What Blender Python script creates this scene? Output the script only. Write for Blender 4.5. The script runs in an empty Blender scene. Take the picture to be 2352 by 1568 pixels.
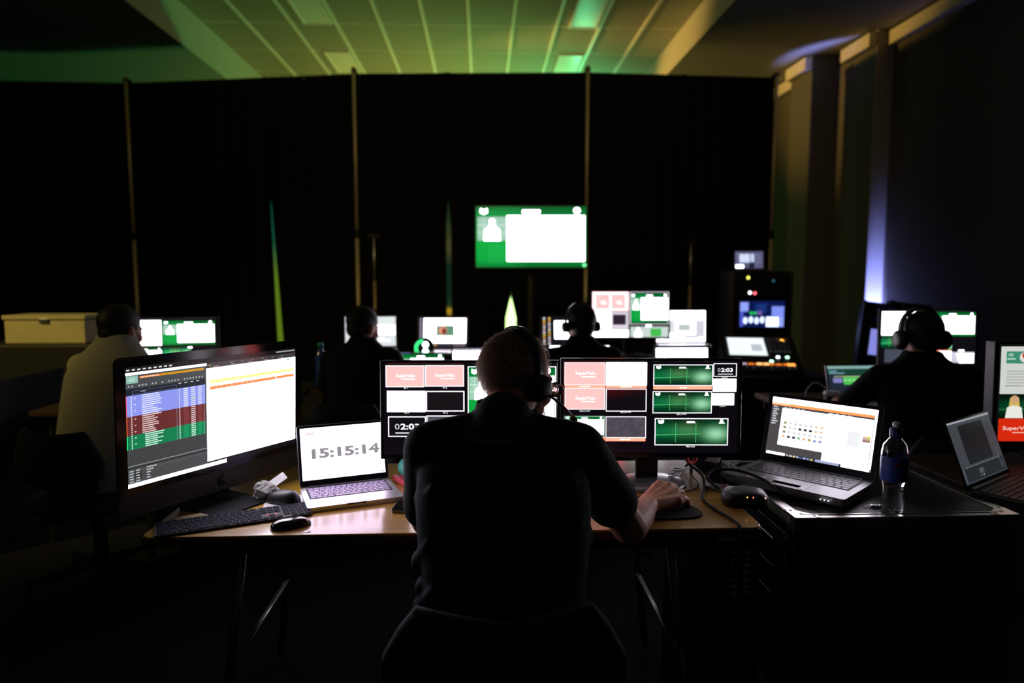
import bpy, bmesh, math, random
from mathutils import Vector, Matrix
from mathutils.bvhtree import BVHTree
R = math.radians
random.seed(7)
SC = bpy.context.scene
COL = SC.collection

# ------------------------------------------------------------------ camera
cd = bpy.data.cameras.new('camera'); cam = bpy.data.objects.new('camera', cd); COL.objects.link(cam)
cd.lens = 24.0; cd.sensor_width = 36.0; cd.sensor_fit = 'HORIZONTAL'
cam.location = (0, 0, 1.45); cam.rotation_euler = (R(90 - 5.43), 0, R(-2.52))
cd.clip_start = 0.05; cd.clip_end = 100
cd.dof.use_dof = True; cd.dof.focus_distance = 1.92; cd.dof.aperture_fstop = 1.8
SC.camera = cam
# ------------------------------------------------------------------ world, exposure
w = bpy.data.worlds.new('world'); SC.world = w; w.use_nodes = True
w.node_tree.nodes['Background'].inputs[0].default_value = (.5, .62, .55, 1)
w.node_tree.nodes['Background'].inputs[1].default_value = .0035
vs = SC.view_settings
vs.view_transform = 'Standard'; vs.look = 'None'; vs.exposure = 0.0; vs.gamma = 1.0; vs.use_curve_mapping = False
# ------------------------------------------------------------------ lamps of the place and one added
def lamp(name, kind, loc, aim, power, color, size=.3, cone=None, blend=.5):
    ld = bpy.data.lights.new(name, kind); ld.energy = power; ld.color = color
    if kind == 'AREA': ld.size = size; ld.shape = 'DISK'
    else: ld.shadow_soft_size = size
    if cone: ld.spot_size = R(cone); ld.spot_blend = blend
    o = bpy.data.objects.new(name, ld); COL.objects.link(o); o.location = loc
    o.rotation_euler = (Vector(aim) - Vector(loc)).to_track_quat('-Z', 'Y').to_euler()
    return o
# stage wash lamps on the far side of the drape line
lamp('stage_wash_green', 'SPOT', (1.9, 12.9, 4.05), (1.6, 12.2, 4.9), 60, (.10, 1, .42), .15, 160, .9)
lamp('stage_wash_green', 'SPOT', (1.6, 12.5, 1.9), (-1.2, 12.4, 4.9), 270, (.08, 1, .26), .2, 130, .8)
lamp('stage_wash_amber', 'SPOT', (-2.9, 11.3, 3.98), (3.6, 9.5, 4.3), 1200, (1, .56, .12), .15, 30, 1.)
lamp('stage_wash_amber', 'SPOT', (-.6, 12.5, 1.7), (-.6, 12.6, 4.9), 200, (1, .62, .08), .2, 150, .9)
# blue uplighter standing at the foot of the pilaster, unseen warm lamps at the left and overhead
lamp('blue_uplighter', 'SPOT', (4.79, 8.0, .36), (4.80, 8.2, 1.02), 1000, (.30, .33, 1), .04, 25, .5)
lamp('unseen_lamp_amber', 'SPOT', (-5.4, .8, 3.9), (-2.9, 4.9, 1.15), 420, (1, .78, .22), .12, 50, 1.)
lamp('unseen_lamp_amber', 'SPOT', (-.3, 3.4, 4.25), (-.3, 9.2, 2.2), 160, (1, .70, .28), .1, 108, .8)  # unseen lamp added to brighten the drape poles and right wall

# ------------------------------------------------------------------ materials
_M = {}
def mat(name, color=(.5, .5, .5), rough=.5, metal=0., spec=.5, bump=0., bscale=200., vary=0., coat=0., trans=0., ior=1.45, emit=None, es=1., alpha=1.):
    if name in _M: return _M[name]
    m = bpy.data.materials.new(name); m.use_nodes = True; nt = m.node_tree; N = nt.nodes; L = nt.links
    p = N['Principled BSDF']
    p.inputs['Base Color'].default_value = (*color, 1); p.inputs['Roughness'].default_value = rough
    p.inputs['Metallic'].default_value = metal; p.inputs['Specular IOR Level'].default_value = spec
    p.inputs['Coat Weight'].default_value = coat; p.inputs['Transmission Weight'].default_value = trans
    p.inputs['IOR'].default_value = ior
    if emit: p.inputs['Emission Color'].default_value = (*emit, 1); p.inputs['Emission Strength'].default_value = es
    if vary or bump:
        tc = N.new('ShaderNodeTexCoord'); nz = N.new('ShaderNodeTexNoise'); nz.inputs['Scale'].default_value = bscale
        nz.inputs['Detail'].default_value = 4; L.new(tc.outputs['Object'], nz.inputs['Vector'])
        if bump:
            b = N.new('ShaderNodeBump'); b.inputs['Strength'].default_value = bump; b.inputs['Distance'].default_value = .002
            L.new(nz.outputs['Fac'], b.inputs['Height']); L.new(b.outputs['Normal'], p.inputs['Normal'])
        if vary:
            r = N.new('ShaderNodeValToRGB'); L.new(nz.outputs['Fac'], r.inputs[0])
            r.color_ramp.elements[0].position = .3; r.color_ramp.elements[1].position = .7
            r.color_ramp.elements[0].color = (*[c * (1 - vary) for c in color], 1)
            r.color_ramp.elements[1].color = (*[min(1, c * (1 + vary)) for c in color], 1)
            L.new(r.outputs[0], p.inputs['Base Color'])
    _M[name] = m; return m
def wood_mat(name, c1, c2, rough, coat):
    m = bpy.data.materials.new(name); m.use_nodes = True; nt = m.node_tree; N = nt.nodes; L = nt.links; p = N['Principled BSDF']
    tc = N.new('ShaderNodeTexCoord'); mp = N.new('ShaderNodeMapping'); mp.inputs['Scale'].default_value = (1.6, 26, 26)
    nz = N.new('ShaderNodeTexNoise'); nz.inputs['Scale'].default_value = 2.2; nz.inputs['Detail'].default_value = 8; nz.inputs['Distortion'].default_value = .6
    r = N.new('ShaderNodeValToRGB'); r.color_ramp.elements[0].color = (*c1, 1); r.color_ramp.elements[1].color = (*c2, 1)
    r.color_ramp.elements[0].position = .32; r.color_ramp.elements[1].position = .68
    L.new(tc.outputs['Object'], mp.inputs['Vector']); L.new(mp.outputs['Vector'], nz.inputs['Vector']); L.new(nz.outputs['Fac'], r.inputs[0])
    L.new(r.outputs[0], p.inputs['Base Color']); p.inputs['Roughness'].default_value = rough; p.inputs['Coat Weight'].default_value = coat
    p.inputs['Coat Roughness'].default_value = .15; p.inputs['Specular IOR Level'].default_value = .25
    b = N.new('ShaderNodeBump'); b.inputs['Strength'].default_value = .08; b.inputs['Distance'].default_value = .001
    L.new(nz.outputs['Fac'], b.inputs['Height']); b.inputs['Strength'].default_value = .015; L.new(b.outputs['Normal'], p.inputs['Normal'])
    _M[name] = m; return m
def screen_mat():
    m = bpy.data.materials.new('lit_screen'); m.use_nodes = True; nt = m.node_tree; N = nt.nodes; L = nt.links; p = N['Principled BSDF']
    a = N.new('ShaderNodeAttribute'); a.attribute_name = 'Col'
    p.inputs['Base Color'].default_value = (.004, .004, .005, 1); p.inputs['Roughness'].default_value = .25
    L.new(a.outputs['Color'], p.inputs['Emission Color']); p.inputs['Emission Strength'].default_value = 1
    return m
SCREEN = screen_mat()
def led(name, c, s): return mat('led_' + name, (.02, .02, .02), .4, emit=c, es=s)
BLACKP = mat('black_plastic', (.012, .012, .013), .42)
GLOSSB = mat('gloss_black', (.008, .008, .009), .12)
MATTEB = mat('matte_black', (.01, .01, .011), .75)
ALU = mat('aluminium', (.62, .62, .64), .32, 1., vary=.05, bscale=60)
SILVER = mat('silver_case', (.66, .66, .69), .38, .85)
GREYM = mat('space_grey', (.22, .22, .24), .36, .8)
STEEL = mat('steel', (.3, .3, .3), .34, 1.)
CHROME = mat('chrome', (.8, .8, .8), .12, 1.)
WHITEP = mat('white_plastic', (.75, .75, .75), .4)
PAPER = mat('paper', (.72, .72, .70), .8, vary=.05, bscale=40)
RUBBER = mat('rubber', (.015, .015, .015), .8)
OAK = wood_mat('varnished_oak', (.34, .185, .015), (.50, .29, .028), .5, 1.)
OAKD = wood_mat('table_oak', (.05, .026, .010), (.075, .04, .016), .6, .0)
LAMIN = mat('black_laminate', (.016, .016, .017), .45, bump=.3, bscale=500)
SKIN = mat('skin', (.60, .29, .17), .48, bump=.25, bscale=260, vary=.06)
KEYB = mat('black_key', (.018, .018, .021), .5)

# ------------------------------------------------------------------ mesh helpers
class MB:
    def __init__(s): s.v = []; s.f = []
    def add(s, vs, fs, M=None):
        o = len(s.v)
        s.v += [(M @ Vector(v)) if M else Vector(v) for v in vs]
        s.f += [[i + o for i in f] for f in fs]; return s
    def box(s, x0, x1, y0, y1, z0, z1, M=None):
        return s.add([(x0, y0, z0), (x1, y0, z0), (x1, y1, z0), (x0, y1, z0), (x0, y0, z1), (x1, y0, z1), (x1, y1, z1), (x0, y1, z1)],
                     [(3, 2, 1, 0), (4, 5, 6, 7), (0, 1, 5, 4), (1, 2, 6, 5), (2, 3, 7, 6), (3, 0, 4, 7)], M)
    def rbox(s, x0, x1, y0, y1, z0, z1, r=.004, seg=2, M=None):
        bm = bmesh.new(); bmesh.ops.create_cube(bm, size=1)
        for v in bm.verts:
            v.co = Vector(((x0 + x1) / 2 + v.co.x * (x1 - x0), (y0 + y1) / 2 + v.co.y * (y1 - y0), (z0 + z1) / 2 + v.co.z * (z1 - z0)))
        bmesh.ops.bevel(bm, geom=bm.edges[:], offset=min(r, .49 * min(x1 - x0, y1 - y0, z1 - z0)), segments=seg, affect='EDGES', profile=.5)
        bm.verts.index_update()
        s.add([v.co.copy() for v in bm.verts], [[v.index for v in f.verts] for f in bm.faces], M); bm.free(); return s
    def prism(s, pts, z0, z1, M=None):
        n = len(pts)
        return s.add([(x, y, z0) for x, y in pts] + [(x, y, z1) for x, y in pts],
                     [list(range(n))[::-1], list(range(n, 2 * n))] + [(i, (i + 1) % n, n + (i + 1) % n, n + i) for i in range(n)], M)
    def loft(s, rings, cap=True, M=None):
        n = len(rings[0]); vs = [p for r in rings for p in r]; fs = []
        for k in range(len(rings) - 1):
            for i in range(n):
                j = (i + 1) % n; fs.append((k * n + i, k * n + j, (k + 1) * n + j, (k + 1) * n + i))
        if cap: fs.append(list(range(n))[::-1]); fs.append([(len(rings) - 1) * n + i for i in range(n)])
        return s.add(vs, fs, M)
    def tube(s, pts, r, n=8, cap=True, M=None):
        pts = [Vector(p) for p in pts]; rs = r if isinstance(r, (list, tuple)) else [r] * len(pts)
        rings = []; up = None
        for i, p in enumerate(pts):
            t = (pts[min(i + 1, len(pts) - 1)] - pts[max(i - 1, 0)]).normalized()
            if up is None:
                up = Vector((0, 0, 1)) if abs(t.z) < .9 else Vector((1, 0, 0))
            a = (up - t * up.dot(t)).normalized(); b = t.cross(a); up = a
            rings.append([p + (a * math.cos(2 * math.pi * k / n) + b * math.sin(2 * math.pi * k / n)) * rs[i] for k in range(n)])
        return s.loft(rings, cap, M)
    def lathe(s, prof, n=24, M=None, cap=True):
        return s.loft([[(r * math.cos(2 * math.pi * k / n), r * math.sin(2 * math.pi * k / n), z) for k in range(n)] for r, z in prof], cap, M)
    def ell(s, c, r, nu=20, nv=12, M=None):
        rings = []
        for j in range(1, nv):
            a = math.pi * j / nv
            rings.append([(c[0] + r[0] * math.sin(a) * math.cos(2 * math.pi * i / nu), c[1] + r[1] * math.sin(a) * math.sin(2 * math.pi * i / nu), c[2] - r[2] * math.cos(a)) for i in range(nu)])
        return s.loft(rings, True, M)
    def cap(s, p, q, r0, r1, n=14, M=None):
        """a limb: tapering tube with rounded ends"""
        p = Vector(p); q = Vector(q); d = (q - p); L = d.length or 1e-6; d /= L
        pts = []; rs = []
        for k in range(4):
            a = math.pi / 2 * (1 - k / 4); pts.append(p - d * r0 * math.sin(a) * .98); rs.append(max(r0 * math.cos(a), .0008))
        for k in range(3): t = k / 2; pts.append(p + d * L * t); rs.append(r0 + (r1 - r0) * t)
        for k in range(1, 5):
            a = math.pi / 2 * k / 4; pts.append(q + d * r1 * math.sin(a) * .98); rs.append(max(r1 * math.cos(a), .0008))
        return s.tube(pts, rs, n, True, M)
    def chain(s, ps, rs, n=14, M=None):
        for i in range(len(ps) - 1): s.cap(ps[i], ps[i + 1], rs[i], rs[i + 1], n, M)
        return s
    def quad(s, a, b, c, d): return s.add([a, b, c, d], [(0, 1, 2, 3)])
    def mesh(s, name):
        me = bpy.data.meshes.new(name); me.from_pydata([tuple(v) for v in s.v], [], s.f); me.validate(); me.update(); return me
    def build(s, name, m, parent=None, smooth=False, xf=None, label=None):
        if xf is not None: s.v = [xf @ v for v in s.v]
        me = s.mesh(name)
        if smooth: me.polygons.foreach_set('use_smooth', [True] * len(me.polygons))
        me.materials.append(m)
        o = bpy.data.objects.new(name, me); COL.objects.link(o)
        if parent: o.parent = parent
        if label: o['label'] = label
        return o
def auto_smooth(o, ang=40):
    me = o.data; bm = bmesh.new(); bm.from_mesh(me)
    for e in bm.edges: e.smooth = not (len(e.link_faces) == 2 and e.calc_face_angle(0) > R(ang))
    for f in bm.faces: f.smooth = True
    bm.to_mesh(me); bm.free(); return o
def rr(w, h, r, n=5, cx=0, cy=0):
    P = []
    for sx, sy, a0 in ((1, 1, 0), (-1, 1, 90), (-1, -1, 180), (1, -1, 270)):
        for k in range(n + 1):
            a = R(a0 + 90 * k / n); P.append((cx + sx * (w / 2 - r) + r * math.cos(a), cy + sy * (h / 2 - r) + r * math.sin(a)))
    return P
def tag(o, label=None, cat=None, group=None, kind=None):
    if label: o['label'] = label
    if cat: o['category'] = cat
    if group: o['group'] = group
    if kind: o['kind'] = kind
    return o
def thing(name, label, cat, loc=(0, 0, 0), rz=0., group=None):
    o = bpy.data.objects.new(name, None); COL.objects.link(o); o.empty_display_size = .05
    o.location = loc; o.rotation_euler = (0, 0, R(rz)); return tag(o, label, cat, group)
def piece(name, me, parent, loc, rot=(0, 0, 0), scale=(1, 1, 1)):
    o = bpy.data.objects.new(name, me); COL.objects.link(o); o.parent = parent; o.location = loc; o.rotation_euler = rot; o.scale = scale; return o
def tx(x=0, y=0, z=0, rx=0, ry=0, rz=0):
    return Matrix.Translation((x, y, z)) @ Matrix.Rotation(R(rz), 4, 'Z') @ Matrix.Rotation(R(ry), 4, 'Y') @ Matrix.Rotation(R(rx), 4, 'X')
def fused(mb, voxel, it=4, fac=.5):
    """one continuous surface out of overlapping volumes"""
    o = bpy.data.objects.new('tmp', mb.mesh('tmp')); COL.objects.link(o)
    m = o.modifiers.new('r', 'REMESH'); m.mode = 'VOXEL'; m.voxel_size = voxel
    m = o.modifiers.new('s', 'SMOOTH'); m.factor = fac; m.iterations = it
    dg = bpy.context.evaluated_depsgraph_get(); dg.update()
    me = bpy.data.meshes.new_from_object(o.evaluated_get(dg)); bpy.data.objects.remove(o)
    me.polygons.foreach_set('use_smooth', [True] * len(me.polygons)); me.materials.clear(); return me
def fobj(name, mb, voxel, m, parent, it=4):
    me = fused(mb, voxel, it); me.name = name; me.materials.append(m)
    o = bpy.data.objects.new(name, me); COL.objects.link(o); o.parent = parent; return o

# ------------------------------------------------------------------ pictures on screens
def srgb(*c, g=1.):
    return tuple(((x / 255) / 12.92 if x < 10.3 else ((x / 255 + .055) / 1.055) ** 2.4) * g for x in c)
WH = (6.4, 5.8, 6.8); PINK = (8.0, .60, .58); PEACH = (4.0, .52, .34); GR = srgb(8, 128, 62); DGR = srgb(4, 62, 32); FRM = (1.5, 1.42, 1.55); LTX = (1.05, 1.0, 1.08); BLK = srgb(16, 14, 18)
_T = {}
def text_geo(t, off=0.):
    k = (t, off)
    if k in _T: return _T[k]
    c = bpy.data.curves.new('t', 'FONT'); c.body = t; c.size = 1; c.resolution_u = 3; c.offset = off; c.fill_mode = 'FRONT'
    o = bpy.data.objects.new('t', c); COL.objects.link(o); dg = bpy.context.evaluated_depsgraph_get(); dg.update()
    e = o.evaluated_get(dg); me = e.to_mesh()
    vs = [(v.co.x, v.co.y) for v in me.vertices]; fs = [list(p.vertices) for p in me.polygons]; e.to_mesh_clear()
    bpy.data.objects.remove(o); bpy.data.curves.remove(c)
    x0 = min(v[0] for v in vs); x1 = max(v[0] for v in vs); y0 = min(v[1] for v in vs); y1 = max(v[1] for v in vs)
    _T[k] = ([(x - x0, y - y0) for x, y in vs], fs, x1 - x0, y1 - y0); return _T[k]
class Pic:
    """flat picture of a lit screen; canvas units, origin top left"""
    def __init__(s, W, H, cw=1., ch=1., ox=0., oy=0.):
        s.W, s.H, s.cw, s.ch, s.ox, s.oy = W, H, cw, ch, ox, oy; s.v = []; s.f = []; s.c = []
    def P(s, x, y, L): return (((x - s.ox) / s.cw - .5) * s.W, -.00012 * L, (.5 - (y - s.oy) / s.ch) * s.H)
    def poly(s, pts, col, L=1):
        o = len(s.v); s.v += [s.P(x, y, L) for x, y in pts]; s.f.append(list(range(o, o + len(pts)))); s.c.append([col] * len(pts)); return s
    def rect(s, x0, y0, x1, y1, col, L=1): return s.poly([(x0, y1), (x1, y1), (x1, y0), (x0, y0)], col, L)
    def frame(s, x0, y0, x1, y1, t, col, L=2):
        s.rect(x0, y0, x1, y0 + t, col, L); s.rect(x0, y1 - t, x1, y1, col, L); s.rect(x0, y0 + t, x0 + t, y1 - t, col, L); return s.rect(x1 - t, y0 + t, x1, y1 - t, col, L)
    def ell(s, cx, cy, rx, ry, col, L=2, n=16): return s.poly([(cx + rx * math.cos(2 * math.pi * k / n), cy - ry * math.sin(2 * math.pi * k / n)) for k in range(n)], col, L)
    def text(s, t, x, y, w, h, col, L=4, off=.0, mid=True):
        vs, fs, tw, th = text_geo(t, off); x0 = x - w / 2 if mid else x; o = len(s.v)
        s.v += [s.P(x0 + a / tw * w, y + h / 2 - b / th * h, L) for a, b in vs]
        for f in fs: s.f.append([i + o for i in f]); s.c.append([col] * len(f))
        return s
    def grid(s, x0, y0, x1, y1, nx, ny, fn, L=1):
        o = len(s.v); cs = []
        for j in range(ny + 1):
            for i in range(nx + 1):
                u, v = i / nx, j / ny; s.v.append(s.P(x0 + (x1 - x0) * u, y0 + (y1 - y0) * v, L)); cs.append(fn(u, v))
        for j in range(ny):
            for i in range(nx):
                q = [(j + 1) * (nx + 1) + i, (j + 1) * (nx + 1) + i + 1, j * (nx + 1) + i + 1, j * (nx + 1) + i]
                s.f.append([o + k for k in q]); s.c.append([cs[k] for k in q])
        return s
    def lines(s, x, y, w, n, dy, h, col, L=4, seed=1, lo=.4):
        rnd = random.Random(seed)
        for k in range(n): s.rect(x, y + k * dy, x + w * rnd.uniform(lo, 1), y + k * dy + h, col, L)
        return s
    def dashes(s, x0, x1, y, h, n, col, L=4, fill=.6):
        d = (x1 - x0) / n
        for k in range(n): s.rect(x0 + k * d, y, x0 + k * d + d * fill, y + h, col, L)
        return s
    def figure(s, cx, top, w, h, col, L=3):
        s.ell(cx, top + h * .17, w * .17, h * .17, col, L)
        return s.poly([(cx - w * .5, top + h), (cx + w * .5, top + h), (cx + w * .44, top + h * .5), (cx + w * .17, top + h * .33), (cx - w * .17, top + h * .33), (cx - w * .44, top + h * .5)], col, L + 1)
    def build(s, parent, xf=None, name='screen', gain=1.):
        me = bpy.data.meshes.new(name); vs = [Vector(v) for v in s.v]
        if xf is not None: vs = [xf @ v for v in vs]
        me.from_pydata([tuple(v) for v in vs], [], s.f)
        at = me.color_attributes.new('Col', 'FLOAT_COLOR', 'CORNER')
        buf = [x for f in s.c for c in f for x in (c[0], c[1], c[2], 1.)]
        buf = [min(x, 1) + max(0, x - 1) * gain if i % 4 < 3 else x for i, x in enumerate(buf)]
        at.data.foreach_set('color', buf); me.materials.append(SCREEN)
        o = bpy.data.objects.new(name, me); COL.objects.link(o); o.parent = parent; return o
    # building blocks of the show's pictures
    def green(s, x0, y0, x1, y1, L=1, cols=(.28, .56), gain=1., logos=True):
        w, h = x1 - x0, y1 - y0
        def fn(u, v):
            g1 = math.exp(-((u - .84) / .17) ** 2 - ((v - .58) / .27) ** 2); g2 = math.exp(-((u - .45) / .18) ** 2 - ((v - .42) / .25) ** 2); g3 = math.exp(-((u - .12) / .3) ** 2 - ((v - .5) / .28) ** 2)
            e = max(0, 1 - abs(v - .5) * 2) ** .7
            b = .012 + .16 * e * (.25 + g2 + .6 * g3) + .25 * g1
            return ((.02 * b + .34 * g1 ** 1.5 + .05 * g2) * gain, (b + .42 * g1 ** 1.3) * gain, (b * .34 + .34 * g1 ** 1.5) * gain)
        s.grid(x0, y0, x1, y1, 22, 12, fn, L)
        lc = srgb(90, 225, 130, g=.8 * gain)
        for c in cols: s.rect(x0 + w * c, y0 + h * .16, x0 + w * c + w * .007, y1 - h * .1, lc, L + 1)
        for k in range(7): s.rect(x0 + w * (.03 + .035 * k), y0 + h * .2, x0 + w * (.03 + .035 * k) + w * .002, y1 - h * .25, srgb(40, 160, 85, g=gain), L + 1)
        s.poly([(x0, y0 + h * .645), (x0 + w * .62, y0 + h * .59), (x0 + w * .62, y0 + h * .57), (x0, y0 + h * .615)], lc, L + 2)
        if logos:
            s.poly([(x0 + w * .04, y0 + h * .05), (x0 + w * .07, y0 + h * .08), (x0 + w * .10, y0 + h * .05), (x0 + w * .12, y0 + h * .05), (x0 + w * .118, y0 + h * .16), (x0 + w * .08, y0 + h * .2), (x0 + w * .045, y0 + h * .16)], WH, L + 3)
            s.poly([(x0 + w * .43, y0 + h * .16), (x0 + w * .55, y0 + h * .16), (x0 + w * .54, y0 + h * .1), (x0 + w * .44, y0 + h * .1)], WH, L + 3)
            s.ell(x0 + w * .915, y0 + h * .1, w * .022, h * .075, WH, L + 3); s.rect(x0 + w * .88, y0 + h * .15, x0 + w * .955, y0 + h * .185, WH, L + 4)
        return s
    def show(s, x0, y0, x1, y1, L=1, gain=1., frac=.28):
        """programme picture: green backdrop, a speaker at the left, white slide at the right"""
        w, h = x1 - x0, y1 - y0; fx = x0 + w * frac
        s.grid(x0, y0, x1, y1, 6, 8, lambda u, v: tuple(c * gain * (1.1 if u < .5 else .7) * (1 if .1 < v < .9 else .55) for c in srgb(10, 120 + 40 * (1 - abs(v - .7)), 62)), L)
        for k in range(5): s.rect(fx + w * .01 - w * .03 * k - w * .05, y0 + h * .62, fx + w * .01 - w * .03 * k - w * .048, y1 - h * .06, srgb(70, 215, 120, g=gain), L + 1)
        pal = srgb(165, 208, 186, g=1.0)
        s.rect(x0 + w * .012, y0 + h * .17, fx, y0 + h * .56, pal, L + 1)
        for t in (.3, .42): s.rect(x0 + w * .012, y0 + h * t, fx, y0 + h * (t + .012), srgb(235, 250, 240), L + 2)
        for t in (.25, .62): s.rect(x0 + (fx - x0) * t, y0 + h * .17, x0 + (fx - x0) * t + w * .004, y0 + h * .56, srgb(235, 250, 240), L + 3)
        s.figure(x0 + (fx - x0) * .52, y0 + h * .2, (fx - x0) * .55, h * .36, WH, L + 4)
        s.rect(fx, y0 + h * .15, x1 - w * .012, y1 - h * .1, WH, L + 1)
        s.lines(fx + w * .05, y0 + h * .22, w * .14, 3, h * .035, h * .012, srgb(235, 232, 240), L + 2, 4)
        s.scribble(fx + w * .42, y0 + h * .6, w * .2, h * .22, L + 2)
        s.poly([(x0 + w * .04, y0 + h * .03), (x0 + w * .07, y0 + h * .055), (x0 + w * .1, y0 + h * .03), (x0 + w * .105, y0 + h * .1), (x0 + w * .07, y0 + h * .13), (x0 + w * .035, y0 + h * .1)], WH, L + 6)
        s.rect(x0 + w * .42, y0 + h * .06, x0 + w * .58, y0 + h * .11, WH, L + 6); s.ell(x0 + w * .915, y0 + h * .07, w * .03, h * .05, WH, L + 6)
        return s
    def scribble(s, x, y, w, h, L=3, col=None):
        col = col or srgb(205, 203, 210); rnd = random.Random(int(x * 31 + y))
        for k in range(5):
            a = x + w * k * .17; b = y + h * (k * .16); dx = w * .24; dy = h * .22; t = h * .03
            s.poly([(a, b + t), (a + dx, b + dy + t), (a + dx, b + dy), (a, b)], col, L)
        return s.dashes(x + w * .5, x + w, y + h * .85, h * .06, 4, srgb(150, 148, 155), L)
    def slide(s, x0, y0, x1, y1, L=1):
        w, h = x1 - x0, y1 - y0; s.rect(x0, y0, x1, y1, WH, L)
        s.lines(x0 + w * .05, y0 + h * .14, w * .17, 3, h * .06, h * .02, srgb(228, 226, 234), L + 1, 3); s.rect(x0 + w * .22, y0 + h * .14, x0 + w * .27, y0 + h * .19, srgb(250, 205, 190), L + 2)
        return s.scribble(x0 + w * .6, y0 + h * .62, w * .27, h * .28, L + 1)
    def brand(s, x0, y0, x1, y1, L=1, fr=6, col=PINK):
        w, h = x1 - x0, y1 - y0; s.rect(x0, y0, x1, y1, col, L)
        if fr: s.frame(x0, y0, x1, y1, fr, FRM, L + 1)
        s.text('SuperValu', x0 + w * .51, y0 + h * .49, w * .49, h * .2, (1.8, 1.6, 1.6), L + 2, .012)
        return s.poly([(x0 + w * .42, y0 + h * .64), (x0 + w * .75, y0 + h * .645), (x0 + w * .75, y0 + h * .62), (x0 + w * .42, y0 + h * .61)], WH, L + 2)
    def clock(s, x0, y0, x1, y1, L=1, fr=7):
        w, h = x1 - x0, y1 - y0; s.rect(x0, y0, x1, y1, BLK, L); s.frame(x0, y0, x1, y1, fr, FRM, L + 1)
        s.text('0', x0 + w * .24, y0 + h * .5, w * .12, h * .27, srgb(225, 222, 226), L + 2, .0)
        s.text('2:03', x0 + w * .575, y0 + h * .5, w * .5, h * .29, FRM, L + 3, .022)
        return s.rect(x0 + w * .19, y0 + h * .78, x0 + w * .83, y0 + h * .84, srgb(235, 232, 236), L + 2)
# ================================================================== the setting
WALLC = mat('wall_paint', (.13, .125, .115), .8, vary=.04, bscale=6)
CARPET = mat('dark_carpet', (.012, .012, .013), .95, bump=.5, bscale=400, vary=.2)
CEILC = mat('ceiling_plaster', (.5, .5, .44), .85)
TILEC = mat('ceiling_tile', (.34, .33, .27), .9, bump=.3, bscale=120, vary=.04)
TBAR = mat('ceiling_tee_bar', (.86, .86, .80), .5)
TRIMC = mat('cornice_paint', (.85, .82, .7), .6)
def struct(o): o['kind'] = 'structure'; return o
struct(MB().box(-7, 5.3, -3.5, 15, -.1, 0).build('floor', CARPET))
struct(MB().box(-7.2, -7, -3.5, 15, 0, 4.9).build('wall_left', WALLC))
struct(MB().box(-7.2, 5.3, 15, 15.2, 0, 4.9).build('wall_back', WALLC))
struct(MB().box(-7.2, 5.3, -3.7, -3.5, 0, 4.9).build('wall_front', WALLC))
wr = struct(MB().prism([(5.3, -3.5), (5.3, 15), (4.6, 15), (4.6, 9.75), (4.37, 9.75), (4.37, 9.13), (4.7, 9.13), (4.7, 8.2), (4.9, 8.2), (4.9, -3.5)], 0, 4.9).build('wall_right', WALLC))
ZC, ZS = 4.88, 4.36
GX0, GY0, GW, GL = -.163, 9.73, .6, 1.11
XL, XR = -3.76, 2.78
ce = struct(MB().box(-7.2, 5.3, -3.7, 15.2, ZC + .03, ZC + .2).build('ceiling', CEILC))
struct(MB().prism([(-7.2, -3.6), (XL, -3.6), (XL, 15.1), (-7.2, 15.1)], ZS, ZC + .03).build('trim_1', CEILC))
rb = MB(); rb.loft([[(XR - .09, y, ZS), (5.25, y, ZS), (5.25, y, ZC + .03), (XR, y, ZC + .03)] for y in (-3.6, 15.1)])
struct(rb.build('trim_2', CEILC))
# lay-in tiles on a tee-bar grid
xs = [XL] + [GX0 + GW * k for k in range(-5, 5) if XL + .05 < GX0 + GW * k < XR - .05] + [XR]
ys = [GY0 + GL * k for k in range(-3, 4)]
fix = set()
cells = {}
for i in range(len(xs) - 1):
    for j in range(len(ys) - 1):
        cells[i, j] = (xs[i], xs[i + 1], ys[j], ys[j + 1])
def col_of(x): return max(i for i in range(len(xs) - 1) if xs[i] <= x)
def row_of(y): return max(j for j in range(len(ys) - 1) if ys[j] <= y + .01)
LIGHTS = [(1.3, 8.62), (1.3, 10.84), (-2.3, 8.62), (-2.3, 10.84)]
tme = MB().rbox(-.5, .5, -.5, .5, -.008, .02, .002, 1).mesh('ceiling_tile'); tme.materials.append(TILEC)
for (i, j), (x0, x1, y0, y1) in cells.items():
    piece('ceiling_tile', tme, ce, ((x0 + x1) / 2, (y0 + y1) / 2, ZC + random.uniform(0, .003)), scale=(x1 - x0 - .026, y1 - y0 - .026, 1))
for x in xs[1:-1]:
    MB().box(x - .021, x + .021, ys[0], ys[-1], ZC - .024, ZC + .02).build('tee_bar', TBAR, ce)
for y in ys:
    MB().box(XL, XR, y - .007, y + .007, ZC - .012, ZC + .02).build('tee_bar', TBAR, ce)
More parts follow.
